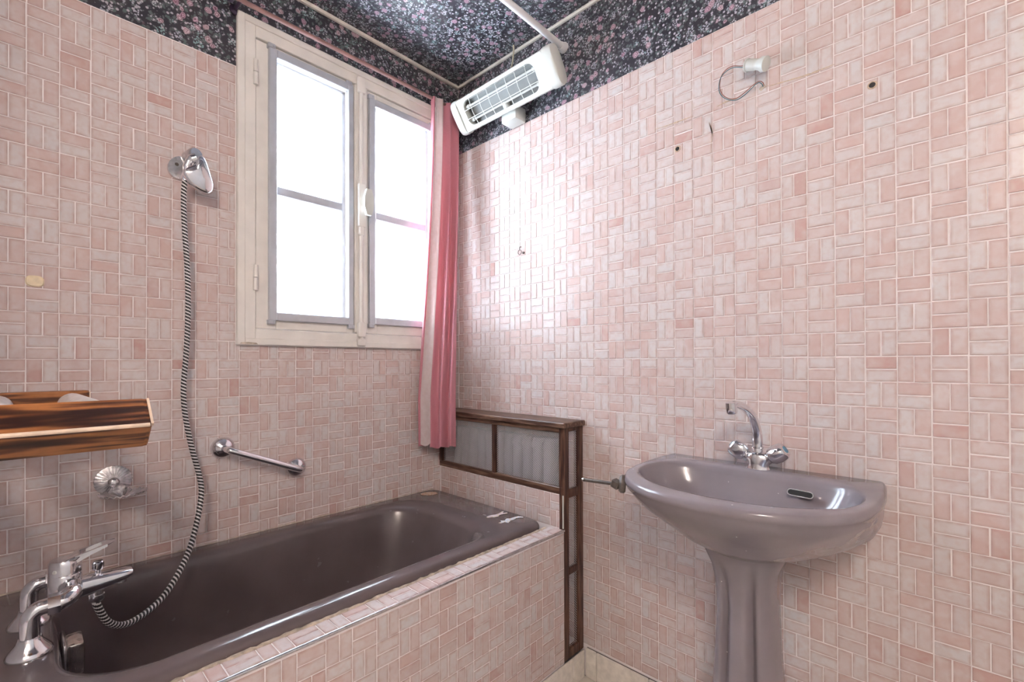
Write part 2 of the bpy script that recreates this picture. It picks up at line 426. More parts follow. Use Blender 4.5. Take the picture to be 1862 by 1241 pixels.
def weave(ulines, vlines, horiz_even, u0, u1, v0, v1, holes=()):
    """basket-weave pairs: returns clipped rects (ua,ub,va,vb)"""
    out = []
    for i in range(len(ulines) - 1):
        for j in range(len(vlines) - 1):
            a, b, c, d = ulines[i], ulines[i + 1], vlines[j], vlines[j + 1]
            hz = ((i + j) % 2 == 0) == horiz_even
            rs = [(a, b, c, (c + d) / 2), (a, b, (c + d) / 2, d)] if hz else [(a, (a + b) / 2, c, d), ((a + b) / 2, b, c, d)]
            for (ra, rb, rc_, rd) in rs:
                pieces = [(max(ra, u0), min(rb, u1), max(rc_, v0), min(rd, v1))]
                for (ha, hb, hc, hd) in holes:
                    nxt = []
                    for (pa, pb, pc, pd) in pieces:
                        if pb <= ha or pa >= hb or pd <= hc or pc >= hd: nxt.append((pa, pb, pc, pd)); continue
                        if pa < ha: nxt.append((pa, ha, pc, pd))
                        if pb > hb: nxt.append((hb, pb, pc, pd))
                        ma, mb = max(pa, ha), min(pb, hb)
                        if pc < hc: nxt.append((ma, mb, pc, hc))
                        if pd > hd: nxt.append((ma, mb, hd, pd))
                    pieces = nxt
                out += [p for p in pieces if p[1] - p[0] > 0.008 and p[3] - p[2] > 0.008]
    return out
def lay_tiles(parent, rects, basis, org, limit=300):
    """basis = 3x3 columns u,v,n; tiles in view that show largest become single parts, the rest one joined field"""
    B = Matrix(basis).transposed(); org = Vector(org); items = []
    for (a, b, c, d) in rects:
        P = lambda u, v: org + B @ Vector((u, v, 0))
        q = [project(P(a, c)), project(P(b, c)), project(P(b, d)), project(P(a, d))]; area = 0
        if all(q) and any(0 <= x <= W_PX and 0 <= y <= H_PX for x, y in q):
            area = abs(sum(q[k][0] * q[(k + 1) % 4][1] - q[(k + 1) % 4][0] * q[k][1] for k in range(4))) / 2
        items.append((area, (a, b, c, d)))
    items.sort(key=lambda t: -t[0])
    single = [t for t in items if t[0] > 60][:limit]; rest = items[len(single):]
    def tmat(r):
        a, b, c, d = r
        rot = Matrix.Rotation(random.gauss(0, 0.006), 3, 'X') @ Matrix.Rotation(random.gauss(0, 0.006), 3, 'Y') @ Matrix.Rotation(random.gauss(0, 0.002), 3, 'Z')
        p = org + B @ Vector(((a + b) / 2 + random.gauss(0, .0003), (c + d) / 2 + random.gauss(0, .0003), random.uniform(-0.0003, 0.0003)))
        m4 = (B @ rot).to_4x4(); m4.translation = p; return m4, b - a - GAP, d - c - GAP
    for _, r in single:
        m4, w, h = tmat(r)
        o = bpy.data.objects.new('tile', tile_mesh(w, h)); COL.objects.link(o); o.parent = parent
        m4.translation -= parent.location; o.matrix_local = m4
    if rest:
        vs, fs, rnd = [], [], []
        for _, r in rest:
            m4, w, h = tmat(r); tv, tf = tile_shape(w, h); o = len(vs); k = random.random()
            vs += [tuple(m4 @ Vector(v) - parent.location) for v in tv]; fs += [[i + o for i in f] for f in tf]; rnd += [k] * len(tf)
        me = bpy.data.meshes.new('tile_field'); me.from_pydata(vs, [], fs); me.materials.append(M['tile_s'])
        at = me.attributes.new('tile_rand', 'FLOAT', 'FACE'); at.data.foreach_set('value', rnd)
        at = me.attributes.new('glaze_edge', 'FLOAT', 'POINT'); at.data.foreach_set('value', EDGE * len(rest))
        o = bpy.data.objects.new('tile_field', me); COL.objects.link(o); o.parent = parent; o['kind'] = 'stuff'
def lines(start, step, n): return [start + step * i for i in range(n + 1)]

# ------------------------------------------------------------------ room shell
ZC = 2.452                     # ceiling
XE, YE = 2.55, -2.35           # far ends of the room (behind the camera)
G = 0.0017                     # tile face above the grout
WY0, WY1, WZ0, WZ1 = -0.90, -0.13, 1.235, 2.262     # hole in the left wall
struct('floor', g_box(-0.3, XE + .1, YE - .1, 0.3, -0.12, -0.0015), 'darkgrout')
FL = bpy.data.objects['floor']
fm = {}
ty = 0.0
for i in range(8):
    for j in range(8):
        x0, x1 = 0.706 + 0.33 * (i - 2), 0.706 + 0.33 * (i - 1); y1, y0 = -0.33 * j, -0.33 * (j + 1)
        x0, x1, y0 = max(x0, 0), min(x1, XE), max(y0, YE)
        if x1 - x0 < 0.02 or y1 - y0 < 0.02: continue
        o = make('floor_tile', g_box(x0 + .0015, x1 - .0015, y0 + .0015, y1 - .0015, -0.008, 0.0, 0.001), 'floor', FL)
struct('ceiling', g_box(-0.3, XE + .1, YE - .1, 0.3, ZC, ZC + 0.1), 'paper')

wl = struct('wall_left', join(
    g_box(-0.30, -G, YE, WY0, -0.12, ZC), g_box(-0.30, -G, WY1, 0.25, -0.12, ZC),
    g_box(-0.30, -G, WY0, WY1, -0.12, WZ0), g_box(-0.30, -G, WY0, WY1, WZ1, ZC)), 'grout')
TOPL, TOPR = 2.117, 2.133
make('wallpaper', join(g_box(-0.004, -0.0004, YE, WY0 - .035, TOPL, ZC), g_box(-0.004, -0.0004, WY1 + .03, -0.0005, TOPL, ZC),
                       g_box(-0.004, -0.0004, WY0 - .035, WY1 + .03, WZ1 + .03, ZC)), 'paper', wl)
wr = struct('wall_right', g_box(-0.30, XE, G, 0.25, -0.12, ZC), 'grout')
make('wallpaper', join(g_box(0.0005, 1.094, 0.0004, 0.004, TOPR, ZC), g_box(1.0946, XE, 0.0004, 0.004, TOPR, ZC)), 'paper', wr)
struct('wall_back', g_box(-0.30, XE + .1, YE - 0.1, YE, -0.12, ZC), 'plainwall')
struct('wall_far', g_box(XE, XE + 0.1, YE, 0.25, -0.12, ZC), 'plainwall')
struct('wall_tub_end', g_box(0.0005, 0.80, -1.80, -1.70, 0.0, ZC - .0005), 'plainwall')

S = 0.06
# left wall tiles (u = Y, v = Z)
pvL = 0.9984 * S
ul = lines(-1.41051 - S * 6, S, 31); vl = lines(2.05531 - pvL * 36, pvL, 38)
# parity: block k=0,r=0 (below line 0) horizontal; index i=4, j: block between r=1 and r=0 -> j=35
rectsL = weave(ul, vl, (6 + 35) % 2 == 0, -1.695, -0.001, 0.50, TOPL, holes=[(WY0 - .042, WY1 + .045, 1.2045, 2.5)])
lay_tiles(wl, rectsL, ((0, 1, 0), (0, 0, 1), (1, 0, 0)), (0, 0, 0))
# right wall tiles (u = X, v = Z)
pvR = 1.0232 * S
ur = lines(1.534878 - S * 26, S, 43); vr = lines(1.8328 - pvR * 30, pvR, 36)
# block k=0,r=0 vertical; i=26, j=29
rectsR = weave(ur, vr, not ((26 + 29) % 2 == 0), 0.001, XE - .002, 0.106, TOPR)
lay_tiles(wr, rectsR, ((1, 0, 0), (0, 0, 1), (0, -1, 0)), (0, 0, 0))

# cream battens along the ceiling
struct('trim_1', g_box(0.0, 0.016, -1.699, -0.012, ZC - 0.013, ZC - 0.0003, 0.003), 'batten')
struct('trim_2', g_box(0.0, XE, -0.014, -0.0003, ZC - 0.012, ZC - 0.0003, 0.003), 'batten')
# stone plinth
bb = struct('baseboard_right', g_box(0.72, XE, -0.0006, 0.004, 0.0, 0.1055), 'darkgrout')
for a, b in ((0.7165, 0.7615), (0.7630, 0.962), (0.9635, 1.29), (1.2915, 1.62), (1.6215, 1.95), (1.9515, 2.28), (2.2815, 2.548)):
    make('plinth_tile', g_box(a, b, -0.0075, -0.0006, 0.0003, 0.1055, 0.0025), 'plinth', bb)
bl = struct('baseboard_left', g_box(0.706, 0.7075, -1.698, -0.008, 0.0, 0.094), 'darkgrout')
for a, b in ((-0.0775, -0.009), (-0.405, -0.0795), (-0.735, -0.4065), (-1.065, -0.7365), (-1.395, -1.0665), (-1.697, -1.3965)):
    make('plinth_tile', g_box(0.7075, 0.7155, a, b, 0.0003, 0.097, 0.0025), 'plinth', bl)

# ------------------------------------------------------------------ window
win = struct('window_1', join(
    g_box(-0.11, 0.012, -0.9405, -0.885, 1.2060, 2.2945, 0.002), g_box(-0.11, 0.012, -0.145, -0.088, 1.2060, 2.2945, 0.002),
    g_box(-0.11, 0.0118, -0.8855, -0.1445, 2.236, 2.2945, 0.002), g_box(-0.11, 0.0118, -0.8855, -0.1445, 1.2060, 1.2600, 0.002)), 'paint')
make('casing_moulding', join(g_box(0.011, 0.0175, -0.9405, -0.918, 1.2060, 2.2945, 0.002), g_box(0.011, 0.0174, -0.918, -0.11, 2.272, 2.2945, 0.002),
                             g_box(0.011, 0.0174, -0.918, -0.11, 1.2060, 1.2290, 0.002), g_box(0.011, 0.0175, -0.11, -0.088, 1.2060, 2.2945, 0.002)), 'paint', win)
def sash(y0, y1, gy0, gy1, sy0, sy1, sz0, sz1, stile_right):
    z0, z1 = 1.262, 2.234; gz0, gz1 = 1.322, 2.190
    s = make('sash', join(g_box(-0.05, 0.004, y0, gy0, z0, z1, 0.002), g_box(-0.05, 0.004, gy1, y1, z0, z1, 0.002),
                          g_box(-0.05, 0.0038, gy0 - .001, gy1 + .001, z0, gz0, 0.002), g_box(-0.05, 0.0038, gy0 - .001, gy1 + .001, gz1, z1, 0.002)), 'paint', win)
    # silver secondary frame, mitred look
    t = 0.026
    bars = (g_box(0.0035, 0.019, sy0, sy0 + t, sz0, sz1, 0.0022), g_box(0.0035, 0.019, sy1 - t * .8, sy1, sz0, sz1, 0.0022),
            g_box(0.0035, 0.0187, sy0 + t, sy1 - t * .8, sz0, sz0 + t * 1.1, 0.0022), g_box(0.0035, 0.0187, sy0 + t, sy1 - t * .8, sz1 - t * 1.1, sz1, 0.0022))
    for g in bars: make('aluminium_bar', g, 'alu', s)
    for yy, zz in ((sy0 + .006, sz1 + .004), (sy1 - .02, sz1 - .001), (sy0 + .006, sz0 - .006), (sy1 - .012, sz0 - .006)):
        make('clip', join(g_box(0.003, 0.022, yy - .010, yy + .014, zz - .008, zz + .008, 0.002), g_lathe([(.003, 0), (.003, .003)], (0.0215, yy + .007, zz), (1, 0, 0), 10)), 'alu', s)
    # timber muntin and glazing beads behind, then the two panes
    make('muntin', g_box(-0.045, -0.006, gy0 - .002, gy1 + .002, 1.727, 1.764, 0.005), 'alu', s)
    make('glazing_bead', join(g_box(-0.038, -0.004, gy1 - .013, gy1 + .002, gz0, gz1, 0.003), g_box(-0.038, -0.004, gy0 - .002, gy1 + .002, gz1 - .010, gz1 + .002, 0.003)), 'alu', s)
    for a, b in ((gz0 - .004, 1.738), (1.754, gz1 + .004)):
        make('pane', g_box(-0.034, -0.030, gy0 - .004, gy1 + .004, a, b), 'frost', s)
    return s
s1 = sash(-0.884, -0.536, -0.8185, -0.5645, -0.8455, -0.5405, 1.2915, 2.2215, True)
s2 = sash(-0.534, -0.146, -0.4340, -0.1775, -0.4730, -0.1545, 1.3000, 2.2050, False)
# meeting bar with the sliding bolt
mb = make('meeting_bar', g_box(0.003, 0.015, -0.5345, -0.479, 1.262, 2.234, 0.004), 'paint', win)
make('bolt_rod', g_tube([(0.020, -0.511, 1.225), (0.020, -0.511, 2.262)], 0.0085, 12), 'paint', mb, 40)
make('bolt_case', join(g_box(0.014, 0.034, -0.527, -0.494, 1.675, 1.845, 0.007, 2), g_box(0.014, 0.030, -0.523, -0.499, 1.640, 1.68, 0.005)), 'paint', mb, 40)
make('bolt_guide', g_box(0.012, 0.033, -0.528, -0.494, 2.200, 2.262, 0.008, 2), 'paint', mb, 40)
make('bolt_guide', g_box(0.012, 0.033, -0.528, -0.494, 1.245, 1.305, 0.008, 2), 'paint', mb, 40)
make('bolt_keeper', g_box(0.010, 0.028, -0.528, -0.494, 1.212, 1.240, 0.005, 2), 'paint', mb, 40)
kn = make('bolt_handle', g_tube([(0.034, -0.505, 1.765), (0.058, -0.505, 1.765)], 0.008, 12), 'white', mb, 40)
make('grip', g_prism([(-.010, -.050), (.010, -.050), (.019, -.02), (.019, .02), (.010, .050), (-.010, .050), (-.019, .02), (-.019, -.02)],
                     (0, 1, 0), (0, 0, 1), (1, 0, 0), (0.056, -0.503, 1.765), 0.014), 'white', kn)
for zz in (2.115, 1.43):
    make('hinge', join(g_tube([(0.014, -0.886, zz - .042), (0.014, -0.886, zz - .001)], 0.0075, 10), g_tube([(0.014, -0.886, zz + .001), (0.014, -0.886, zz + .042)], 0.0075, 10)), 'paint', win, 40)
# chipped bare wood at the bottom corner of the casing
make('paint_chip', g_prism([(-.935, 1.2095), (-.905, 1.2075), (-.880, 1.2085), (-.885, 1.2135), (-.91, 1.2155), (-.93, 1.2135)], (0, 1, 0), (0, 0, 1), (1, 0, 0), (0.0172, 0, 0), 0.0006), 'caulk', win)
# pale boards outside, seen dimly through the frosted panes
ext = thing('exterior_railing', (-0.60, -0.5, 1.2), 'pale horizontal boards outside, seen dimly through the frosted window', 'railing')
for zz in (1.335, 1.445, 1.545, 1.645):
    make('board', g_box(-0.62, -0.60, -1.6, 0.6, zz, zz + 0.018), 'ext', ext)
for yy in (-1.55, 0.55):
    make('post', g_box(-0.64, -0.621, yy, yy + .04, 0.0, 1.70), 'ext', ext)

# ------------------------------------------------------------------ bath surround: apron, ledge, end strip
XA = 0.706; ZLED = 0.560; YB = -0.1165
sur = thing('bath_surround', (XA - .05, -0.83, 0.0), 'low pink tiled wall boxing in the brown bath', 'surround')
make('core', join(g_box(0.646, XA - G, -1.699, YB - .001, 0.002, ZLED - G), g_box(0.001, 0.6459, -1.699, -1.500, 0.002, ZLED - G), g_box(0.001, 0.70, YB + G, YB + 0.03, 0.30, 0.6785)), 'grout', sur)
uA = lines(-0.1145 - .0608 * 26, .0608, 26)
rectsA = weave(uA, lines(0.5485 - .0615 * 8, .0615, 8), (25 + 7) % 2 == 0, -1.695, YB - .001, 0.098, 0.5485)
lay_tiles(sur, rectsA, ((0, 1, 0), (0, 0, 1), (1, 0, 0)), (XA, 0, 0))
rectsS = weave(lines(0.0135, 0.05715, 12), lines(0.56, 0.0592, 2), not ((0 + 1) % 2 == 0), 0.0135, 0.6993, 0.56, 0.6785)
lay_tiles(sur, rectsS, ((1, 0, 0), (0, 0, 1), (0, -1, 0)), (0, YB, 0), 60)
rectsT = weave(lines(0.6445, 0.0565, 1), uA, True, 0.6445, 0.701, -1.695, YB - .002)
lay_tiles(sur, rectsT, ((1, 0, 0), (0, 1, 0), (0, 0, 1)), (0, 0, ZLED), 60)
make('edge_strip', g_tube([(XA - .0020, -1.697, ZLED - .0035), (XA - .0020, YB, ZLED - .0035)], 0.0044, 10), 'chrome_worn', sur, 50)
make('corner_strip', g_box(0.6985, 0.7035, YB - .003, YB + .004, ZLED + .003, 0.6785, 0.001), 'white', sur)

# ------------------------------------------------------------------ bath
def rrect(x0, x1, y0, y1, r, n=14):
    out = []
    for cx, cy, a0 in ((x1 - r, y1 - r, 0), (x0 + r, y1 - r, 90), (x0 + r, y0 + r, 180), (x1 - r, y0 + r, 270)):
        for k in range(n):
            a = math.radians(a0 + 90 * k / (n - 1)); out.append((cx + r * math.cos(a), cy + r * math.sin(a)))
    return out
def at_z(poly, z): return [(x, y, z) for x, y in poly]
tub = thing('bathtub', (0.32, -0.83, 0.0), 'dark brown enamel bathtub set into pink tiled surround', 'bathtub')
YT0, YT1 = -1.492, -0.150
rings = [at_z(rrect(0.006, 0.641, YT0, YT1, 0.045), 0.553), at_z(rrect(0.003, 0.6435, YT0 - .003, YT1 + .003, 0.048), 0.562),
         at_z(rrect(0.004, 0.6425, YT0 - .002, YT1 + .002, 0.047), 0.571), at_z(rrect(0.009, 0.637, YT0 + .003, YT1 - .003, 0.045), 0.580),
         at_z(rrect(0.018, 0.628, YT0 + .012, YT1 - .012, 0.045), 0.585),
         at_z(rrect(0.055, 0.606, -1.40, -0.270, 0.11), 0.5855),
         at_z(rrect(0.070, 0.598, -1.383, -0.305, 0.14), 0.5850), at_z(rrect(0.080, 0.590, -1.372, -0.327, 0.15), 0.581),
         at_z(rrect(0.086, 0.584, -1.365, -0.339, 0.15), 0.572), at_z(rrect(0.090, 0.580, -1.361, -0.346, 0.15), 0.558),
         at_z(rrect(0.099, 0.570, -1.352, -0.375, 0.15), 0.48), at_z(rrect(0.108, 0.562, -1.344, -0.42, 0.14), 0.38),
         at_z(rrect(0.122, 0.548, -1.330, -0.475, 0.13), 0.27), at_z(rrect(0.140, 0.530, -1.312, -0.515, 0.12), 0.215),
         at_z(rrect(0.175, 0.495, -1.275, -0.56, 0.10), 0.190), at_z(rrect(0.22, 0.45, -1.22, -0.63, 0.07), 0.183)]
make('basin', g_loft(rings, False, True), 'tub', tub, 70)
# outer shell below the rim, resting on the floor
make('shell', g_loft([at_z(rrect(0.10, 0.56, -1.36, -0.40, 0.12), 0.0), at_z(rrect(0.085, 0.60, -1.38, -0.32, 0.14), 0.45), at_z(rrect(0.03, 0.625, -1.46, -0.18, 0.06), 0.555)], True, False), 'tub', tub, 50)
# overflow / waste cover on the tap end
make('overflow_cover', g_box(0.268, 0.338, -1.352, -1.322, 0.484, 0.552, 0.007, 2), 'foil', tub, 30)
make('overflow_rim', g_box(0.262, 0.344, -1.358, -1.350, 0.478, 0.558, 0.003, 1), 'chrome_worn', tub, 50)
# crumbling caulk along the rim
cpts, crad = [], []
for k in range(120):
    y = YT1 + 0.002 - (YT1 - YT0) * k / 119
    cpts.append((0.6455 + random.uniform(-.0012, .0012), y, 0.5605 + random.uniform(-.0006, .0006))); crad.append(random.uniform(0.0028, 0.0055))
make('caulk_bead', g_tube(cpts, crad, 7), 'caulk', tub)
cpts = [(0.0060 + random.uniform(0, .0012), -0.155 - 1.33 * k / 90, 0.581 + random.uniform(-.001, .001)) for k in range(91)]
make('caulk_bead', g_tube(cpts, [random.uniform(.002, .004) for _ in cpts], 6), 'caulk', tub)

# stickers on the rim
def sticker(name, outline, cx, cy, mat, label, h=0.0006):
    p = g_prism([(cx + a, cy + b) for a, b in outline], (1, 0, 0), (0, 1, 0), (0, 0, 1), (0, 0, 0.5858), h)
    tag(make(name, p, mat, None, org=(cx, cy, 0.5858)), label, 'sticker', None)
sticker('sticker', [(-.012, -.048), (-.004, -.050), (.002, -.036), (.010, -.030), (.014, -.012), (.006, .000), (.007, .018), (.014, .034), (.008, .040), (.000, .026), (-.005, .030), (-.012, .042), (-.016, .036), (-.008, .014), (-.008, -.006), (-.016, -.022), (-.016, -.040)],
        0.478, -0.216, 'stk1', 'faded pink and white peeling sticker, nearer the wall on bath rim')
sticker('sticker', [(-.008, -.055), (.000, -.052), (.003, -.034), (.016, -.030), (.010, -.016), (.006, -.008), (.008, .006), (.004, .024), (.012, .040), (.020, .044), (.012, .052), (-.004, .044), (-.008, .026), (-.010, .006), (-.018, -.002), (-.014, -.014), (-.008, -.022), (-.018, -.034), (-.006, -.042)],
        0.548, -0.222, 'stk2', 'faded blue and orange peeling sticker near front corner of bath rim')
sticker('sticker', [(-.030, -.030), (-.010, -.034), (.012, -.022), (.024, .004), (.020, .026), (-.004, .032), (-.022, .018), (-.034, -.006)],
        0.072, -0.222, 'stk3', 'worn orange sticker in the back corner of bath rim')

# ------------------------------------------------------------------ bath mixer tap
mix = thing('bath_mixer', (0.32, -1.405, 0.585), 'chrome bath mixer tap on two legs at the bath end', 'tap')
XM0, XM1, YM, YBD = 0.245, 0.392, -1.404, -1.352
for xx in (XM0, XM1):
    make('foot', g_lathe([(.034, 0), (.034, .004), (.030, .010), (.019, .024), (.0165, .032)], (xx, YM, 0.5855), (0, 0, 1), 28), 'chrome', mix, 40)
    make('leg_pipe', g_tube(spline([(xx, YM, 0.612), (xx, YM, 0.648), (xx, YM + .003, 0.660), (xx, YM + .012, 0.668), (xx, YM + .026, 0.670)], 6), 0.0145, 16), 'chrome', mix, 50)
    make('nut', g_tube([(xx, YM + .024, 0.670), (xx, YM + .042, 0.670)], 0.0195, 6), 'chrome', mix)
    sgn = 1 if xx < 0.3 else -1
    make('arm', g_tube(spline([(xx, YM + .040, 0.670), (xx, YBD - .002, 0.671), (xx + sgn * .012, YBD + .006, 0.675), (xx + sgn * .045, YBD + .008, 0.678)], 6), [0.016] * 12 + [0.018] * 7, 16), 'chrome', mix, 50)
XB = 0.3185
make('body', g_lathe([(.024, 0), (.027, .006), (.027, .052), (.0255, .055)], (XB, YBD, 0.646), (0, 0, 1), 32), 'chrome', mix, 40)
cap = make('lever_base', g_lathe([(.0265, 0), (.0265, .024), (.0235, .030)], (XB, YBD, 0.7015), (0, 0, 1), 32), 'chrome', mix, 40)
def lever_ring(y, zc, hw, ht): return [(XB + hw * math.cos(t), y, zc + ht * math.sin(t)) for t in (2 * math.pi * k / 16 for k in range(16))]
make('lever', join(*[g_loft([[(XB + s * a, y, z + q) for a, q in ((.0035, -t), (.0095, -t), (.0095, t), (.0035, t))] for (y, z, t) in ((YBD + .010, .722, .010), (YBD + .024, .728, .006), (YBD + .034, .732, .003))]) for s in (1,)],
                   g_loft([lever_ring(YBD - .006, .7265, .024, .006), lever_ring(YBD + .014, .7310, .023, .008), lever_ring(YBD + .022, .7345, .020, .007)]),
                   g_loft([[(XB - .020 + a, y, z + q) for a, q in ((0, -t), (.007, -t), (.007, t), (0, t))] for (y, z, t) in ((YBD + .014, .729, .008), (YBD + .040, .738, .0045), (YBD + .066, .746, .0026))]),
                   g_loft([[(XB + .013 + a, y, z + q) for a, q in ((0, -t), (.007, -t), (.007, t), (0, t))] for (y, z, t) in ((YBD + .014, .729, .008), (YBD + .040, .738, .0045), (YBD + .066, .746, .0026))]),
                   g_loft([lever_ring(YBD + .058, .7440, .020, .0030), lever_ring(YBD + .070, .7475, .018, .0026), lever_ring(YBD + .080, .7500, .010, .0015)])), 'chrome', cap, 40)
make('screw_cap', g_lathe([(.0042, 0), (.0034, .0015)], (XB + .0205, YBD - .0165, .713), (0.78, -0.62, 0), 12), 'white', cap)
def spring(y, zc, hw, ht): return [(XB + hw * math.copysign(abs(math.cos(t)) ** .6, math.cos(t)), y, zc + ht * math.copysign(abs(math.sin(t)) ** .6, math.sin(t))) for t in (2 * math.pi * k / 20 for k in range(20))]
make('spout', g_loft([spring(YBD + .012, .663, .021, .022), spring(YBD + .045, .6640, .020, .0195), spring(YBD + .075, .6665, .0195, .0150), spring(YBD + .100, .6690, .019, .0110), spring(YBD + .110, .6700, .015, .007)]), 'chrome', mix, 50)
make('aerator', g_lathe([(.0105, 0), (.0105, -.012)], (XB, YBD + .092, .664), (0, 0, 1), 20), 'chrome_worn', mix, 40)
dv = make('diverter_stem', g_tube([(XB, YBD + .052, .678), (XB, YBD + .052, .694)], 0.0055, 12), 'chrome', mix, 40)
make('diverter_knob', g_lathe([(.0085, 0), (.0100, .004), (.0105, .016), (.0085, .018)], (XB, YBD + .052, .692), (0, 0, 1), 20), 'chrome', dv, 40)
make('hose_nut', g_lathe([(.0115, 0), (.0115, -.012), (.0135, -.0125), (.0135, -.022), (.011, -.026)], (XB, YBD + .050, .650), (0, 0, 1), 24), 'chrome_worn', mix, 40)

# ------------------------------------------------------------------ hose
def at_px_X(x, y, X):
    d = FW + RT * ((x - W_PX / 2) / F_PX) - UP * ((y - CY_PX) / F_PX); t = (X - CAM.x) / d.x; return CAM + d * t
hp = [Vector((XB, YBD + .050, .627)), Vector((XB, YBD + .050, .615))]
for x, y, X in ((197, 1132, .300), (228, 1136, .270), (265, 1115, .235), (298, 1084, .200), (325, 1042, .165), (346, 995, .130), (360, 940, .100), (366, 898, .080), (363, 868, .068), (350, 820, .058), (341, 780, .052), (335, 740, .048), (334, 700, .046), (338, 650, .045), (341, 600, .045), (342, 540, .045), (340, 480, .046), (336, 420, .048), (334, 370, .052), (335, 340, .058), (338, 322, .064)):
    hp.append(at_px_X(x, y, X))
sm = spline(hp, 24)
L = [0.0]
for a, b in zip(sm, sm[1:]): L.append(L[-1] + (b - a).length)
NS, PER = 12, 0.0098
step = PER / NS; pts = []; i = 0; s = 0.0
while s < L[-1]:
    while L[i + 1] < s: i += 1
    pts.append(sm[i].lerp(sm[i + 1], (s - L[i]) / max(1e-9, L[i + 1] - L[i]))); s += step
hg = g_tube(pts, 0.0072, NS, True); nb = (len(pts) - 1) * NS
midx = [0 if ((k // NS) + 2 * (k % NS)) % NS < 5 else 1 for k in range(nb)] + [1, 1]
hose = make('shower_hose', hg, None, None, 60, org=hp[0], mats=['silver_band', 'black'], midx=midx)
tag(hose, 'long black and silver striped shower hose hanging down to the bath', 'hose')

# ------------------------------------------------------------------ wall bracket and hand shower
br = thing('shower_bracket', (0.0, -1.085, 1.735), 'chrome wall bracket holding the hand shower', 'bracket')
ell = [(0.031 * math.cos(t) * math.cos(-.6) - 0.038 * math.sin(t) * math.sin(-.6), 0.031 * math.cos(t) * math.sin(-.6) + 0.038 * math.sin(t) * math.cos(-.6)) for t in (2 * math.pi * k / 28 for k in range(28))]
make('plate', g_prism(ell, (0, 1, 0), (0, 0, 1), (1, 0, 0), (0.0004, -1.090, 1.734), 0.010, 0.003), 'chrome_worn', br, 40)
for yy, zz in ((-1.101, 1.741), (-1.082, 1.735)):
    make('screw', g_lathe([(.0055, 0), (.0045, .002)], (0.0098, yy, zz), (1, 0, 0), 14), 'dark_metal', br)
make('socket', g_lathe([(.019, 0), (.019, .040), (.016, .044)], (0.010, -1.072, 1.768), (0.85, 0.25, 0.12), 24), 'chrome_worn', br, 40)
hs = thing('hand_shower', (0.07, -1.06, 1.72), 'chrome hand shower with a rounded triangular head', 'shower head')
fpx = [(363, 283), (369, 284), (374, 290), (379, 303), (384, 320), (388, 336), (386, 347), (378, 352), (367, 349), (355, 342), (344, 333), (336, 323), (332, 313), (338, 306), (348, 301), (355, 298), (358, 291)]
def hring(sc, X, dx=0, dy=0):
    cx = sum(p[0] for p in fpx) / len(fpx); cy = sum(p[1] for p in fpx) / len(fpx)
    pts_ = spline([at_px_X(cx + (x - cx) * sc + dx, cy + (y - cy) * sc + dy, X - (y - cy) * .00012) for x, y in fpx + fpx[:1]], 3)[:-1]
    return pts_
make('head', g_loft([hring(0.55, .052, 0, 2), hring(0.90, .060, 0, 4), hring(1.0, .070, 0, 3), hring(1.0, .078, 0, 0), hring(0.96, .083, 0, -1), hring(0.80, .087, 0, -1), hring(0.4, .090, 0, -1)]), 'chrome', hs, 60)
make('neck', g_tube(spline([at_px_X(338, 322, .062), at_px_X(340, 305, .062), at_px_X(346, 292, .066), at_px_X(358, 288, .072)], 5), [0.0085] * 5 + [0.011] * 6 + [0.014] * 5, 16), 'chrome', hs, 50)
make('collar', g_tube([at_px_X(336.5, 329, .060), at_px_X(338.5, 318, .063)], 0.0105, 16), 'chrome', hs, 40)

# ------------------------------------------------------------------ grab bar
gb = thing('grab_bar', (0.0, -0.867, 0.824), 'short chrome grab bar sloping across wall above the bath', 'grab bar')
ends = [(-0.979, 0.876), (-0.751, 0.776)]
for yy, zz in ends:
    make('flange', g_lathe([(.034, 0.0005), (.0345, .004), (.031, .012), (.022, .020), (.012, .0235), (.009, .025)], (0, yy, zz), (1, 0, 0), 32), 'chrome', gb, 50)
(a0, b0), (a1, b1) = ends
make('bar', g_tube(spline([(0.020, a0, b0), (0.046, a0 + .004, b0 - .001), (0.058, a0 + .020, b0 - .008), (0.060, (a0 + a1) / 2, (b0 + b1) / 2), (0.058, a1 - .020, b1 + .008), (0.046, a1 - .004, b1 + .001), (0.020, a1, b1)], 8), 0.0105, 18), 'chrome', gb, 60)

# ------------------------------------------------------------------ shell soap dish
sd = thing('soap_dish', (0.0, -1.238, 0.79), 'silvery shell shaped soap dish fixed to the tiles', 'soap dish')
def shell_disc(c, R, ax_u, ax_v, ax_n, nrib, depth, dome, a0=0, a1=2 * math.pi, rz=None, squash=1.0):
    c, ax_u, ax_v, ax_n = map(Vector, (c, ax_u, ax_v, ax_n)); rings = []
    na = nrib * 4
    for rr in (0.12, 0.35, 0.6, 0.82, 1.0):
        ring = []
        for k in range(na + 1):
            a = a0 + (a1 - a0) * k / na; rib = math.cos(2 * math.pi * k / 4)
            r = R * rr * (1 + .02 * rib * rr)
            h = dome(rr) + depth * rib * rr
            ring.append(c + ax_u * (r * math.cos(a)) + ax_v * (r * squash * math.sin(a)) + ax_n * h)
        rings.append(ring)
    lowr = [[p - ax_n * 0.0025 for p in r] for r in reversed(rings)]
    return g_loft(rings + lowr, False, False, closed=False)
make('back_plate', shell_disc((0.003, -1.243, 0.822), 0.041, (0, 1, 0), (0, 0, 1), (1, 0, 0), 28, .0024, lambda r: .007 * (1 - r * r) + .001), 'chrome_worn', sd, 50)
make('boss', g_lathe([(.013, 0), (.012, .006), (.006, .010)], (0.010, -1.243, 0.818), (1, 0, 0), 20), 'chrome_worn', sd, 50)
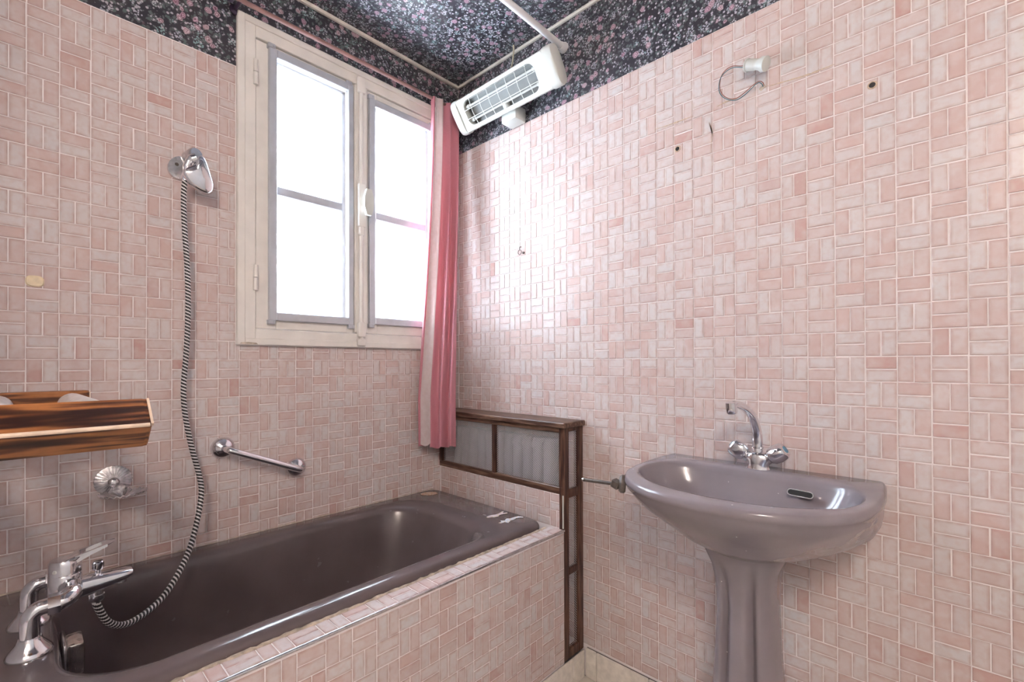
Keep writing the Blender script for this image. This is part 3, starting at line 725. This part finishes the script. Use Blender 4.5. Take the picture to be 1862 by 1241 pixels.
make('tray', shell_disc((0.052, -1.228, 0.7865), 0.052, (0.10, 0.995, 0.0), (0.995, -0.10, 0.0), (0, 0, 1), 24, .0024, lambda r: .012 * r * r - .003, squash=0.90), 'chrome_worn', sd, 50)
tag(make('adhesive_hook', g_prism([(.017 * math.copysign(abs(math.cos(t)) ** .7, math.cos(t)), .0145 * math.copysign(abs(math.sin(t)) ** .7, math.sin(t))) for t in (2 * math.pi * k / 28 for k in range(28))], (0, 1, 0), (0, 0, 1), (1, 0, 0), (0.0004, -1.3945, 1.3545), 0.006, 0.02), 'ivory', None, 40, org=(0, -1.3945, 1.3545)),
    'small ivory oval pad stuck on the pink tiles', 'wall pad')

# ------------------------------------------------------------------ wooden rack at the left
rk = thing('wooden_rack', (0.55, -1.699, 1.05), 'burnt pine rack with pale dowels jutting in from the left', 'rack')
YR = -1.288
def rail(c0, c1, c2, c3, y1, name):      # cross-section corners in (x,z), run along Y to the end wall
    ys = (-1.699, y1 - .004, y1); rings = []
    cx = sum(c[0] for c in (c0, c1, c2, c3)) / 4; cz = sum(c[1] for c in (c0, c1, c2, c3)) / 4
    for y, s in zip(ys, (1, 1, .96)):
        rings.append([(cx + (c[0] - cx) * s, y, cz + (c[1] - cz) * s) for c in (c0, c1, c2, c3)])
    g = g_loft(rings); bm = bmesh.new(); bvs = [bm.verts.new(v) for v in g[0]]
    for f in g[1]: bm.faces.new([bvs[i] for i in f])
    bmesh.ops.recalc_face_normals(bm, faces=bm.faces[:]); bmesh.ops.bevel(bm, geom=bm.edges[:], offset=.0025, segments=2, affect='EDGES')
    return make(name, from_bm(bm), 'rackwood', rk, 35)
# front rail: square timber turned on edge; back rail upright
fr = rail((0.825, 1.0945), (0.868, 1.0585), (0.828, 1.0225), (0.785, 1.0580), YR, 'rail')
make('bare_edge', g_tube([(0.8665, -1.697, 1.0585), (0.8665, YR - .003, 1.0585)], 0.0028, 8), 'rackedge', fr)
make('bare_end', g_prism([(0.827, 1.0935), (0.866, 1.0600), (0.860, 1.0560), (0.823, 1.0890)], (1, 0, 0), (0, 0, 1), (0, 1, 0), (0, YR - .0015, 0), 0.003), 'rackedge', fr)
bk = rail((0.205, 1.0835), (0.245, 1.0835), (0.245, 1.030), (0.205, 1.030), -1.3085, 'rail')
make('bare_end', g_prism([(0.207, 1.081), (0.243, 1.081), (0.243, 1.033), (0.207, 1.033)], (1, 0, 0), (0, 0, 1), (0, 1, 0), (0, -1.3095, 0), 0.002), 'rackedge', bk)
for yy in (-1.338, -1.452, -1.566):
    make('dowel', g_tube([(0.244, yy, 1.0540), (0.795, yy, 1.0640)], 0.0245, 24), 'birch', rk, 50)

# ------------------------------------------------------------------ curtain rod and curtain
ZR, XR = 2.299, 0.057
rod = thing('curtain_rod', (XR, -0.56, ZR), 'thin pinkish brown curtain rod above the window', 'curtain rod')
make('rod', g_tube([(XR, -0.965, ZR), (XR, -0.022, ZR)], 0.0075, 14), 'rodpink', rod, 50)
make('finial', g_lathe([(.010, 0), (.019, .006), (.021, .016), (.016, .028), (.006, .034)], (XR, -0.960, ZR), (0, -1, 0), 20), 'purple', rod, 50)
for yy in (-0.945, -0.036):
    make('bracket', join(g_tube([(0.0008, yy, ZR - .004), (XR, yy, ZR - .004)], 0.006, 10), g_lathe([(.016, 0), (.016, .006), (.010, .010)], (0.0006, yy, ZR - .004), (1, 0, 0), 18)), 'purple', rod, 40)
cur = thing('curtain', (0.08, -0.17, 0.80), 'pink woven curtain with a pale lining gathered beside the window', 'curtain')
def curtain_sheet(f0, f1, ntop, off, zb, namp=1.0, nu=90, nv=44):
    vs, fs, uv = [], [], []
    for j in range(nv + 1):
        t = j / nv; z = ZR + 0.006 + (zb - ZR - 0.006) * t
        k = min(1.0, (t / 0.86)) ** 1.5
        A = Vector((0.050, -0.200)).lerp(Vector((0.030, -0.250)), k); B = Vector((0.064, -0.055)).lerp(Vector((0.168, -0.158)), k)
        d = (B - A); nrm = Vector((-d.y, d.x)).normalized() * -1
        for i in range(nu + 1):
            u = f0 + (f1 - f0) * i / nu
            ph = u * 2 * math.pi * ntop + 0.5 * math.sin(t * 3.0 + u * 4)
            amp = (0.010 + 0.007 * t) * namp * (0.75 + 0.25 * math.sin(u * 9 + 1))
            p = A + d * (u + 0.018 * math.sin(ph * 1.0 + 1.2)) + nrm * (amp * math.sin(ph) + off)
            zz = z - (0.030 * u if t > .9 else 0) * 0 + (0.006 * math.sin(ph) if j == nv else 0)
            vs.append((p.x, p.y, zz + 0.016 * (0.5 - u) * -1 * t)); uv.append((u * 0.9, z))
    for j in range(nv):
        for i in range(nu):
            a = j * (nu + 1) + i; fs.append([a, a + 1, a + nu + 2, a + nu + 1])
    return vs, fs, uv
def solid(vs, fs, th=0.0022):
    bm = bmesh.new(); b = [bm.verts.new(v) for v in vs]
    for f in fs: bm.faces.new([b[i] for i in f])
    bm.normal_update()
    n = len(vs); nv = [Vector(v) for v in vs] + [b[i].co - b[i].normal * th for i in range(n)]
    nf = [list(f) for f in fs] + [[i + n for i in reversed(f)] for f in fs]
    bd = [(e.verts[0], e.verts[1]) for e in bm.edges if len(e.link_faces) == 1]
    idx = {v: i for i, v in enumerate(b)}
    for e0, e1 in bd: i, j = idx[e0], idx[e1]; nf.append([i, j, j + n, i + n])
    bm.free(); return nv, nf
vs, fs, uv = curtain_sheet(0.0, 0.14, 3.6, 0.004, 0.795, 1.3, 50)
g = solid(vs, fs); make('cloth_panel', g, 'curtain', cur, 60, uv=uv + uv)
vs, fs, uv = curtain_sheet(0.11, 0.36, 3.6, 0.018, 0.802, 0.45, 50)
g = solid(vs, fs); make('lining', g, 'lining', cur, 60, uv=uv + uv)
vs, fs, uv = curtain_sheet(0.34, 1.0, 3.6, 0.008, 0.785, 1.45)
g = solid(vs, fs); make('cloth_panel', g, 'curtain', cur, 60, uv=uv + uv)

# ------------------------------------------------------------------ radiator cover (boxed corner) and radiator
rc = thing('radiator_cover', (0.35, -0.06, 0.0), 'dark brown wooden radiator cover with metal mesh panels in the corner', 'radiator cover')
XC = 0.704
make('top_board', g_box(0.0012, 0.7165, -0.1300, -0.0012, 0.914, 0.934, 0.003), 'brownwood_x', rc)
make('front_rail', g_box(0.0012, XC, YB, YB + .020, 0.6795, 0.7040, 0.002), 'brownwood_x', rc)
make('front_rail', g_box(0.0012, XC, YB, YB + .020, 0.896, 0.9140, 0.002), 'brownwood_x', rc)
for a, b in ((0.0012, 0.022), (0.343, 0.361), (0.683, XC)):
    make('front_post', g_box(a, b, YB - .0015, YB + .022, 0.703, 0.897, 0.002), 'brownwood', rc)
make('side_post', g_box(XC - .0215, XC + .0015, YB - .0005, YB + .029, 0.0975, 0.9139, 0.002), 'brownwood', rc)
make('side_post', g_box(XC - .0215, XC + .0015, -0.030, -0.0012, 0.0975, 0.9139, 0.002), 'brownwood', rc)
for a, b in ((0.899, 0.9139), (0.664, 0.694), (0.391, 0.414), (0.0975, 0.130)):
    make('side_rail', g_box(XC - .019, XC + .0005, YB + .028, -0.029, a, b, 0.002), 'brownwood', rc)
def mesh_panel(name, u0, u1, v0, v1, P, pu, pv, th=0.0007, w=0.0013):
    """expanded-metal sheet: zigzag strands as real strips; P maps (u,v,n) to world"""
    vs, fs = [], []; nr = int(round((v1 - v0) / pv)); nc = int(round((u1 - u0) / pu)); dv = (v1 - v0) / nr; du = (u1 - u0) / nc
    for r in range(nr + 1):
        o = len(vs); n = nc * 2
        for k in range(n + 1):
            u = u0 + du * k / 2; up = (k + r) % 2
            v = v0 + dv * r + (0.36 if up else -0.36) * dv
            v = min(max(v, v0), v1)
            vs.append(P(u, v - w * .9, 0)); vs.append(P(u, v + w * .9, th * 1.6))
        for k in range(n):
            a = o + 2 * k; fs.append([a, a + 2, a + 3, a + 1])
    ob = make(name, (vs, fs), 'mesh', rc)
    ob['kind'] = 'stuff'; return ob
mesh_panel('mesh_panel', 0.021, 0.344, 0.702, 0.898, lambda u, v, n: (u, YB + .012 - n, v), 0.0078, 0.0044)
mesh_panel('mesh_panel', 0.360, 0.685, 0.702, 0.898, lambda u, v, n: (u, YB + .012 - n, v), 0.0078, 0.0044)
for a, b in ((0.693, 0.900), (0.413, 0.665), (0.129, 0.392)):
    mesh_panel('mesh_panel', YB + .027, -0.028, a, b, lambda u, v, n: (XC - .010 + n, u, v), 0.0078, 0.0044)
rad = thing('radiator', (0.35, -0.05, 0.12), 'ribbed radiator, coloured darker for the shade behind the mesh cover', 'radiator')
for k in range(11):
    x = 0.075 + 0.052 * k
    make('column', g_loft([[(x + dx, -0.052 + dy, z) for dx, dy in rrect(-.021, .021, -.026, .026, .012, 4)] for z in (0.14, 0.86)]), 'radiator', rad, 40)
make('header', g_tube([(0.05, -0.052, 0.83), (0.62, -0.052, 0.83)], 0.015, 12), 'radiator', rad, 40)
make('header', g_tube([(0.05, -0.052, 0.17), (0.62, -0.052, 0.17)], 0.015, 12), 'radiator', rad, 40)
for x in (0.075, 0.595):
    make('foot', g_box(x - .012, x + .012, -0.075, -0.030, 0.0004, 0.142), 'radiator', rad)

# ------------------------------------------------------------------ washbasin
XS = 1.310
out_h = [(0.0, .262), (-.06, .269), (-.13, .273), (-.20, .272), (-.26, .266), (-.31, .255), (-.35, .237), (-.385, .212), (-.42, .172), (-.445, .128), (-.461, .075), (-.468, 0.0)]
in_h = [(-.088, 0.0), (-.088, .10), (-.092, .155), (-.108, .195), (-.135, .222), (-.175, .238), (-.22, .242), (-.265, .235), (-.31, .214), (-.345, .178), (-.375, .132), (-.395, .075), (-.403, 0.0)]
def resample(P, n):
    Q = spline([(a, b, 0) for a, b in P], 10); L_ = [0]
    for a, b in zip(Q, Q[1:]): L_.append(L_[-1] + (b - a).length)
    o = []; i = 0
    for k in range(n):
        s = L_[-1] * k / (n - 1)
        while i < len(L_) - 2 and L_[i + 1] < s: i += 1
        o.append(Q[i].lerp(Q[i + 1], (s - L_[i]) / max(1e-9, L_[i + 1] - L_[i])))
    return o
NR = 40
back = [(0.0, .262 * k / 8) for k in range(8)]
oh = resample([(-0.0012, 0.0), (-0.0012, .13), (-0.0012, .250)] , 9)[:-1] + resample([(-0.0012, .261), (-.02, .2655)] + out_h[1:], NR - 8)
ih = resample(in_h, NR)
def full(hf): return [(XS + p.y, p.x) for p in hf] + [(XS - p.y, p.x) for p in reversed(hf[1:-1])]
OUT, INN = full(oh), full(ih)
NP = len(OUT)
CX, CYS = XS, -0.165
def ped_ring(rx, ry, cy=CYS): # same parametrisation by direction of the outer ring
    r_ = []
    for (x, y) in OUT:
        a = math.atan2((y - CYS) / .23, (x - CX) / .27); r_.append((CX + rx * math.cos(a), cy + ry * math.sin(a)))
    return r_
PT = ped_ring(0.085, 0.085)
def lerp_ring(A, B, t): return [(a[0] + (b[0] - a[0]) * t, a[1] + (b[1] - a[1]) * t) for a, b in zip(A, B)]
def shrink(R, d): return [(CX + (x - CX) * (1 - d / .26), min(-0.0012, CYS * 1.3 + (y - CYS * 1.3) * (1 - d / .24))) for x, y in R]
sink = thing('washbasin', (XS, -0.2, 0.0), 'mauve grey ceramic pedestal washbasin on the tiled wall', 'washbasin')
prof = [(0.674, 0.0), (0.680, 0.06), (0.694, 0.19), (0.712, 0.34), (0.735, 0.48), (0.760, 0.64), (0.785, 0.79), (0.806, 0.885), (0.828, 0.968), (0.8365, 0.980), (0.8395, 1.0), (0.846, 1.0)]
profb = [0.0, 0.13, 0.33, 0.53, 0.73, 0.89, 0.955, 0.975, 0.980, 0.982, 1.0, 1.0]
def body_ring(z, tf, tb):
    out = []
    for a, b in zip(PT, OUT):
        w = min(1, max(0, (b[1] + 0.36) / 0.24)); w = w * w * (3 - 2 * w); t = tf + (tb - tf) * w
        out.append((a[0] + (b[0] - a[0]) * t, a[1] + (b[1] - a[1]) * t, z))
    return out
rings = [body_ring(z, t, tb) for (z, t), tb in zip(prof, profb)]
rings += [at_z(shrink(OUT, .0008), 0.8510), at_z(shrink(OUT, .0035), 0.8560), at_z(shrink(OUT, .0075), 0.8580)]
mid = lerp_ring(shrink(OUT, .0075), INN, 0.72)
rings += [at_z(mid, 0.8575), at_z(lerp_ring(mid, INN, .70), 0.8560), at_z(INN, 0.8500)]
IC = (XS, -0.235)
def inner(s, dy=0.0): return [(IC[0] + (x - IC[0]) * s, IC[1] + dy + (y - IC[1]) * s) for x, y in INN]
rings += [at_z(inner(.975), 0.838), at_z(inner(.93), 0.812), at_z(inner(.85), 0.782), at_z(inner(.72), 0.758), at_z(inner(.52), 0.742), at_z(inner(.28), 0.735), at_z(inner(.10), 0.732)]
make('bowl', g_loft(rings, False, True), 'sink', sink, 60)
make('waste', g_lathe([(.021, 0), (.021, .003), (.014, .004)], (XS, IC[1], 0.7325), (0, 0, 1), 24), 'chrome', sink, 40)
# overflow slot in the back wall of the bowl
def slot(a, b, n=8): return [(a * (1 if c > 0 else -1) * 1 + b * math.cos(t), b * math.sin(t)) for c, t in [(1, -math.pi / 2 + math.pi * k / n) for k in range(n + 1)] + [(-1, math.pi / 2 + math.pi * k / n) for k in range(n + 1)]]
nrm = Vector((-0.12, -0.93, 0.35)).normalized(); uu = Vector((0.99, -0.13, 0)).normalized(); vv = nrm.cross(uu) * -1
oc = Vector((1.4180, -0.1120, 0.8225))
make('overflow_ring', g_prism(slot(.021, .0085), uu, vv, nrm, oc - nrm * .004, 0.006), 'chrome_worn', sink)
make('overflow_hole', g_prism(slot(.0205, .0062), uu, vv, nrm, oc - nrm * .004, 0.0068), 'dark', sink)
def pring(z, wx, y0, y1, groove):
    pts_ = []
    for k in range(96):
        a = 2 * math.pi * k / 96; c, s = math.cos(a), math.sin(a)
        ex = 0.75
        x = wx * math.copysign(abs(c) ** ex, c); y = math.copysign(abs(s) ** ex, s)
        yy = (y0 + y1) / 2 + y * (y1 - y0) / 2
        if s < -0.55: # fluted front: two soft grooves
            yy += groove * 1.5 * math.exp(-((abs(x) / wx - .42) / .13) ** 2)
        pts_.append((XS + x, yy, z))
    return pts_
make('pedestal', g_loft([pring(0.0004, .105, -0.275, -0.045, .0), pring(0.03, .102, -0.272, -0.045, .006), pring(0.15, .088, -0.258, -0.05, .012), pring(0.30, .078, -0.248, -0.055, .014), pring(0.44, .070, -0.240, -0.06, .016),
                         pring(0.54, .066, -0.238, -0.06, .016), pring(0.60, .069, -0.242, -0.06, .012), pring(0.64, .078, -0.250, -0.058, .006), pring(0.673, .092, -0.262, -0.055, 0.0), pring(0.690, .096, -0.262, -0.060, 0)]), 'sink', sink, 60)

# basin mixer
fx, fy = 1.3067, -0.050
bt = thing('basin_mixer', (fx, fy, 0.858), 'chrome two-handle basin tap with curved swan-neck spout', 'tap')
def ob(cx, cz, rx, ry): return [(fx + cx + rx * math.cos(t), fy + ry * math.sin(t), cz) for t in (2 * math.pi * k / 24 for k in range(24))]
make('body', g_loft([ob(0, .8575, .030, .024), ob(0, .862, .028, .023), ob(0, .872, .029, .022), ob(0, .884, .034, .021), ob(0, .894, .032, .020), ob(0, .901, .020, .016), ob(0, .903, .014, .013)]), 'chrome', bt, 50)
for sgn, dot in ((-1, 'red_dot'), (1, 'blue_dot')):
    d = Vector((sgn * 0.80, -0.06, 0.58)).normalized(); c0 = Vector((fx + sgn * .022, fy, .884))
    make('neck', g_lathe([(.0150, 0), (.0135, .014)], c0, d, 20), 'chrome_worn', bt, 50)
    u, v, w = frame(d); rr = []
    for h, r, tri in ((.010, .0170, 0), (.016, .0215, .05), (.030, .0235, .10), (.048, .0215, .13), (.055, .0160, .10)):
        rr.append([c0 + w * h + (u * math.cos(t) + v * math.sin(t)) * (r * (1 - tri * math.cos(3 * t))) for t in (2 * math.pi * k / 30 for k in range(30))])
    hd = make('handle', g_loft(rr), 'chrome', bt, 60)
    make('cap', g_lathe([(.0100, 0), (.0085, .0022)], c0 + w * .0548, d, 20), dot, hd, 40)
sp = spline([(fx, fy - .002, .898), (fx, fy - .002, .930), (fx - .001, fy - .007, .962), (fx - .005, fy - .028, .998), (fx - .012, fy - .062, 1.022), (fx - .020, fy - .098, 1.034), (fx - .024, fy - .118, 1.036)], 7)
make('spout', g_tube(sp, [0.0135 + (0.0095 - 0.0135) * k / (len(sp) - 1) for k in range(len(sp))], 18), 'chrome', bt, 60)
make('spout_ring', g_lathe([(.0150, 0), (.0150, .005)], (fx, fy - .002, .912), (0, 0, 1), 24), 'chrome_worn', bt, 40)
make('spout_tip', g_lathe([(.0125, .012), (.0130, 0), (.0130, -.012), (.0115, -.0165)], (fx - .026, fy - .128, 1.030), (-.05, -.18, 1.0), 22), 'chrome', bt, 40)

# towel bracket clamped on the left of the basin
tb = thing('towel_bracket', (1.06, -0.365, 0.825), 'tarnished metal towel arm bracket at the basin left edge', 'towel bracket')
def at_px_Y(x, y, Y):
    d = FW + RT * ((x - W_PX / 2) / F_PX) - UP * ((y - CY_PX) / F_PX); t = (Y - CAM.y) / d.y; return CAM + d * t
pc = at_px_Y(1133, 879, -0.355)
make('disc', g_lathe([(.020, 0), (.023, .004), (.023, .012), (.018, .017)], pc + Vector((.008, 0.0, -.002)), (-0.86, -0.5, 0.10), 28), 'dark_metal', tb, 40)
p1, p0 = at_px_Y(1121, 881, -0.37), at_px_Y(1062, 873, -0.37)
make('block', xf(g_box(-.012, .010, -.010, .010, -.011, .011, .003), Matrix.Translation(p1) @ Matrix.Rotation(0.35, 4, 'Y')), 'dark_metal', tb)
make('arm', g_tube([p1, p0], 0.0046, 12), 'dark_metal', tb, 40)
make('arm_tip', g_lathe([(.0052, 0), (.0046, .005)], p0, (p0 - p1), 12), 'chrome_worn', tb, 40)

# ------------------------------------------------------------------ infrared heater
ht = thing('infrared_heater', (0.40, -0.10, 2.20), 'white infrared bathroom heater with wire grille high on the wall', 'heater')
X0, X1 = 0.165, 0.640
ft, fb = Vector((0, -0.160, 2.254)), Vector((0, -0.086, 2.148))       # front face top and bottom edge (Y,Z)
fd = (fb - ft).normalized(); fn = Vector((0, fd.z, -fd.y)); fn = fn if fn.y < 0 else -fn   # down the face / outward
FWD = (fb - ft).length
def HP(x, s, n): return Vector((x, 0, 0)) + ft + fd * s + fn * n
GX0, GX1, GS0, GS1 = X0 + .034, X1 - .050, .014, FWD - .016
def rr2(x0, x1, s0, s1, r): return rrect(x0, x1, s0, s1, r, 8)
outer_p = rr2(X0, X1, 0, FWD, .004); inner_p = rr2(GX0, GX1, GS0, GS1, .030)
face_rings = [[HP(x, s, -.050) for x, s in outer_p], [HP(x, s, -.004) for x, s in outer_p], [HP(x, s, 0.0) for x, s in rr2(X0 + .003, X1 - .003, .003, FWD - .003, .004)],
              [HP(x, s, 0.0) for x, s in inner_p], [HP(x, s, -.006) for x, s in rr2(GX0 + .001, GX1 - .001, GS0 + .001, GS1 - .001, .030)], [HP(x, s, -.034) for x, s in rr2(GX0 - .004, GX1 + .004, GS0 + .002, GS1 - .002, .020)]]
make('housing', g_loft(face_rings, True, False), 'white', ht, 35)
make('reflector', g_loft([[HP(x, GS0 - .004 + (GS1 - GS0 + .008) * k / 12, -.034 - .010 * math.sin(math.pi * k / 12)) for k in range(13)] for x in (GX0 - .006, GX1 + .006)], False, False, closed=False), 'reflector', ht, 50)
def capring(x, g_, n0, n1): return [HP(x, s, n) for s, n in ((-g_, n0), (FWD * .25, n0 * 0 + n1 + .004), (FWD * .5, n1 + .006), (FWD * .75, n1 + .004), (FWD + g_, n0), (FWD + g_ * .8, -.056), (FWD * .5, -.060), (-g_ * .8, -.056))]
def endcap(xa, xb, taper):
    def prof2(x, k): 
        pts_ = []
        for a in range(32):
            t = 2 * math.pi * a / 32; c, s_ = math.cos(t), math.sin(t)
            pts_.append(HP(x, FWD / 2 + (FWD / 2 + .005) * k * math.copysign(abs(c) ** .55, c), -.024 + (.031) * k * math.copysign(abs(s_) ** .6, s_)))
        return pts_
    return g_loft([prof2(xa, 1.0), prof2(xa + (xb - xa) * .72, 1.0), prof2(xa + (xb - xa) * .93, .95), prof2(xb, .84)])
make('end_cap', endcap(X0 + .001, X0 - .036, 1), 'white', ht, 40)
make('end_cap', endcap(X1 - .001, X1 + .040, 1), 'white', ht, 40)
for k in range(7):
    x = GX0 + (GX1 - GX0) * (k + .85) / 7.6
    make('grille_wire', g_tube([HP(x, GS0 - .003, -.003), HP(x, FWD / 2, .004), HP(x, GS1 + .003, -.003)], 0.0015, 6), 'white', ht)
for s_ in (GS0 + (GS1 - GS0) * .36, GS0 + (GS1 - GS0) * .70):
    make('grille_wire', g_tube([HP(GX0 - .002, s_, .0025), HP(GX1 + .002, s_, .0025)], 0.0015, 6), 'white', ht)
for s_ in (GS0 + (GS1 - GS0) * .25, GS0 + (GS1 - GS0) * .78):
    make('quartz_tube', g_tube([HP(GX0 + .006, s_, -.020), HP(GX1 - .006, s_, -.020)], 0.0045, 12), 'quartz', ht, 50)
for s_ in (GS0 + (GS1 - GS0) * .25, GS0 + (GS1 - GS0) * .78):
    for x in (GX0 + .012, GX1 - .012):
        make('tube_end', g_tube([HP(x - .008, s_, -.020), HP(x + .008, s_, -.020)], 0.0075, 10), 'white', ht, 40)
mt_ = make('mount', g_box(0.350, 0.432, -0.066, -0.0008, 2.128, 2.186, 0.008, 2), 'white', ht, 40)
make('mount_arm', g_tube([(0.391, -0.060, 2.168), (0.391, -0.085, 2.200)], 0.016, 14), 'white', mt_, 40)
make('mount_screw', g_lathe([(.005, 0), (.004, .0015)], (0.372, -0.0655, 2.168), (0, -1, 0), 12), 'rodpink', mt_)
wc = spline([(0.392, -0.034, 2.4518), (0.394, -0.036, 2.42), (0.398, -0.050, 2.36), (0.402, -0.075, 2.30), (0.402, -0.094, 2.272)], 6)
tag(make('heater_cable', g_tube(wc, 0.0036, 8), 'cream_wire', None, 50, org=wc[0]), 'short cream cable running from ceiling to the white heater', 'cable')

# white tube for the shower curtain
rt = thing('shower_rail', (0.625, -0.01, 2.3462), 'white tubular shower curtain rail below the papered ceiling', 'shower rail')
make('tube', g_tube([(0.625, -0.0125, 2.3462), (0.625, -1.688, 2.3462)], 0.0118, 18), 'white_rod', rt, 50)
make('flange', g_lathe([(.0200, 0), (.0200, .006), (.0150, .014), (.0140, .022)], (0.625, -0.0006, 2.3462), (0, -1, 0), 24), 'white_rod', rt, 40)
make('flange', g_lathe([(.0200, 0), (.0200, .006), (.0150, .014), (.0140, .022)], (0.625, -1.6994, 2.3462), (0, 1, 0), 24), 'white_rod', rt, 40)

# dangling lamp holder with its two wires
lh = thing('lamp_holder', (1.30, -0.03, 1.95), 'white lamp holder dangling from two wires on the right wall', 'lamp holder')
la, lb = at_px_Y(1358, 119, -0.030), at_px_Y(1393, 116, -0.040); ax = (lb - la).normalized(); ln = (lb - la).length
make('shell', g_lathe([(.010, -.003), (.0175, 0), (.0175, ln * .05), (.0150, ln * .08), (.0150, ln * .42), (.0135, ln * .50), (.0138, ln * .62), (.0160, ln * .72), (.0190, ln * .80), (.0190, ln * 1.0), (.0165, ln * 1.02)], la, ax, 28), 'white', lh, 35)
def pxpath(P, dx, dy): return spline([at_px_Y(x + dx, y + dy, Y) for x, y, Y in P], 8)
wp = [(1357, 118, -.030), (1348, 121, -.028), (1333, 121, -.020), (1320, 128, -.014), (1311, 141, -.010), (1309, 160, -.008), (1314, 173, -.008), (1325, 180, -.008), (1338, 180, -.008), (1352, 171, -.010), (1368, 157, -.014), (1380, 149, -.016), (1387, 151, -.010), (1389, 156, -.002)]
make('wire', g_tube(pxpath(wp, 0, -.8), 0.0011, 6), 'red_wire', lh, 60)
make('wire', g_tube(pxpath([(x + 2.0 * math.sin(i * .9), y + 1.6, Y - .002) for i, (x, y, Y) in enumerate(wp)], 0, 0), 0.0011, 6), 'blue_wire', lh, 60)
# where the wires leave the wall, filler scars and screw holes
def patch(pts_px, name, mat, label, cat, h=0.0012, Y=0.0):
    P = [at_px_Y(x, y, Y) for x, y in pts_px]; c = sum(P, Vector()) / len(P)
    g_ = g_prism([((p - c).x, (p - c).z) for p in P], (1, 0, 0), (0, 0, 1), (0, -1, 0), (c.x, -0.0002, c.z), h)
    return tag(make(name, g_, mat, None, org=(c.x, -0.0002, c.z)), label, cat)
patch([(1380, 163), (1385, 156), (1391, 154), (1393, 158), (1388, 162), (1384, 166)], 'wire_hole', 'caulk', 'chipped hole where two lamp wires leave the wall', 'hole')
M['filler'] = plain('sandy_filler', (0.54, 0.41, 0.30), 0.9, var=0.25, vscale=150, bump=0.6)
def scar(pts_px, wpx, label):
    P = [at_px_Y(x, y, 0) for x, y in pts_px]; top, bot = [], []
    Q = spline(P, 6)
    for i, p in enumerate(Q):
        t = i / (len(Q) - 1); w = wpx * (0.25 + 0.75 * math.sin(math.pi * min(1, max(0, t)))) * random.uniform(.35, 1.0)
        top.append((p.x, p.z + w)); bot.append((p.x, p.z - w * random.uniform(.4, 1)))
    g_ = g_prism(top + bot[::-1], (1, 0, 0), (0, 0, 1), (0, -1, 0), (0, -0.0002, 0), 0.0010)
    tag(make('filler_scar', g_, 'filler', None, org=(Q[0].x, -0.0002, Q[0].z)), label, 'filler scar')
scar([(1392, 158), (1412, 153), (1440, 145), (1470, 136), (1500, 124), (1518, 117)], .0030, 'long sandy filler scar right of the dangling lamp holder wires')
scar([(1304, 194), (1315, 188), (1330, 182), (1345, 176)], .0035, 'short sandy filler scar below the dangling wire loop')
scar([(1190, 236), (1215, 228), (1240, 219), (1262, 211)], .0030, 'sandy filler scar left of the dangling wire loop')
scar([(1289, 222), (1296, 240), (1293, 262), (1292, 282)], .0022, 'vertical sandy filler scar under the left end of wires')
for (x, y, r_, lab) in ((1586, 155, .0065, 'dark plugged screw hole high on the right wall'), (1232, 271, .0065, 'dark screw hole in a chipped tile near the heater side')):
    p = at_px_Y(x, y, 0)
    wpg = thing('wall_plug', (p.x, 0, p.z), lab, 'screw hole')
    make('rim', g_lathe([(r_ + .0035, 0.0001), (r_ + .0030, .0012), (r_, .0014)], (p.x, -0.0002, p.z), (0, -1, 0), 20, True, False), 'filler', wpg)
    make('hole', g_lathe([(r_, 0.0003), (r_ * .98, .0011)], (p.x, -0.0002, p.z), (0, -1, 0), 18), 'dark', wpg)
# little ring hook
p = at_px_Y(945, 459, -0.010)
hk = thing('ring_hook', (p.x, 0, p.z), 'tiny dark wire ring hook on the tiles above radiator cover', 'hook')
make('ring', g_tube([(p.x + .0095 * math.cos(t), -0.010, p.z + .0095 * math.sin(t)) for t in (2 * math.pi * k / 24 for k in range(24))] + [(p.x + .0095, -0.010, p.z)], 0.0012, 6), 'dark_metal', hk, 50)
make('nail', g_tube([(p.x, 0.001, p.z + .024), (p.x, -0.010, p.z + .022), (p.x, -0.011, p.z + .0095)], 0.0016, 8), 'dark_metal', hk, 50)
make('stud', g_lathe([(.005, 0), (.0045, .006)], (p.x + .014, -0.0003, p.z - .003), (0, -1, 0), 14), 'dark_metal', hk, 40)

# ------------------------------------------------------------------ ceiling lamp behind the camera (the room's warm light)
lm = thing('ceiling_lamp', (2.26, -2.10, ZC), 'round opal glass ceiling lamp with warm light', 'lamp')
make('base', g_lathe([(.075, -0.0005), (.075, -.025), (.060, -.03)], (2.26, -2.10, ZC), (0, 0, 1), 32), 'white', lm, 40)
make('globe', g_lathe([(.055, -.028), (.100, -.055), (.122, -.105), (.110, -.155), (.070, -.195), (.020, -.212)], (2.26, -2.10, ZC), (0, 0, 1), 32), 'lamp', lm, 60)
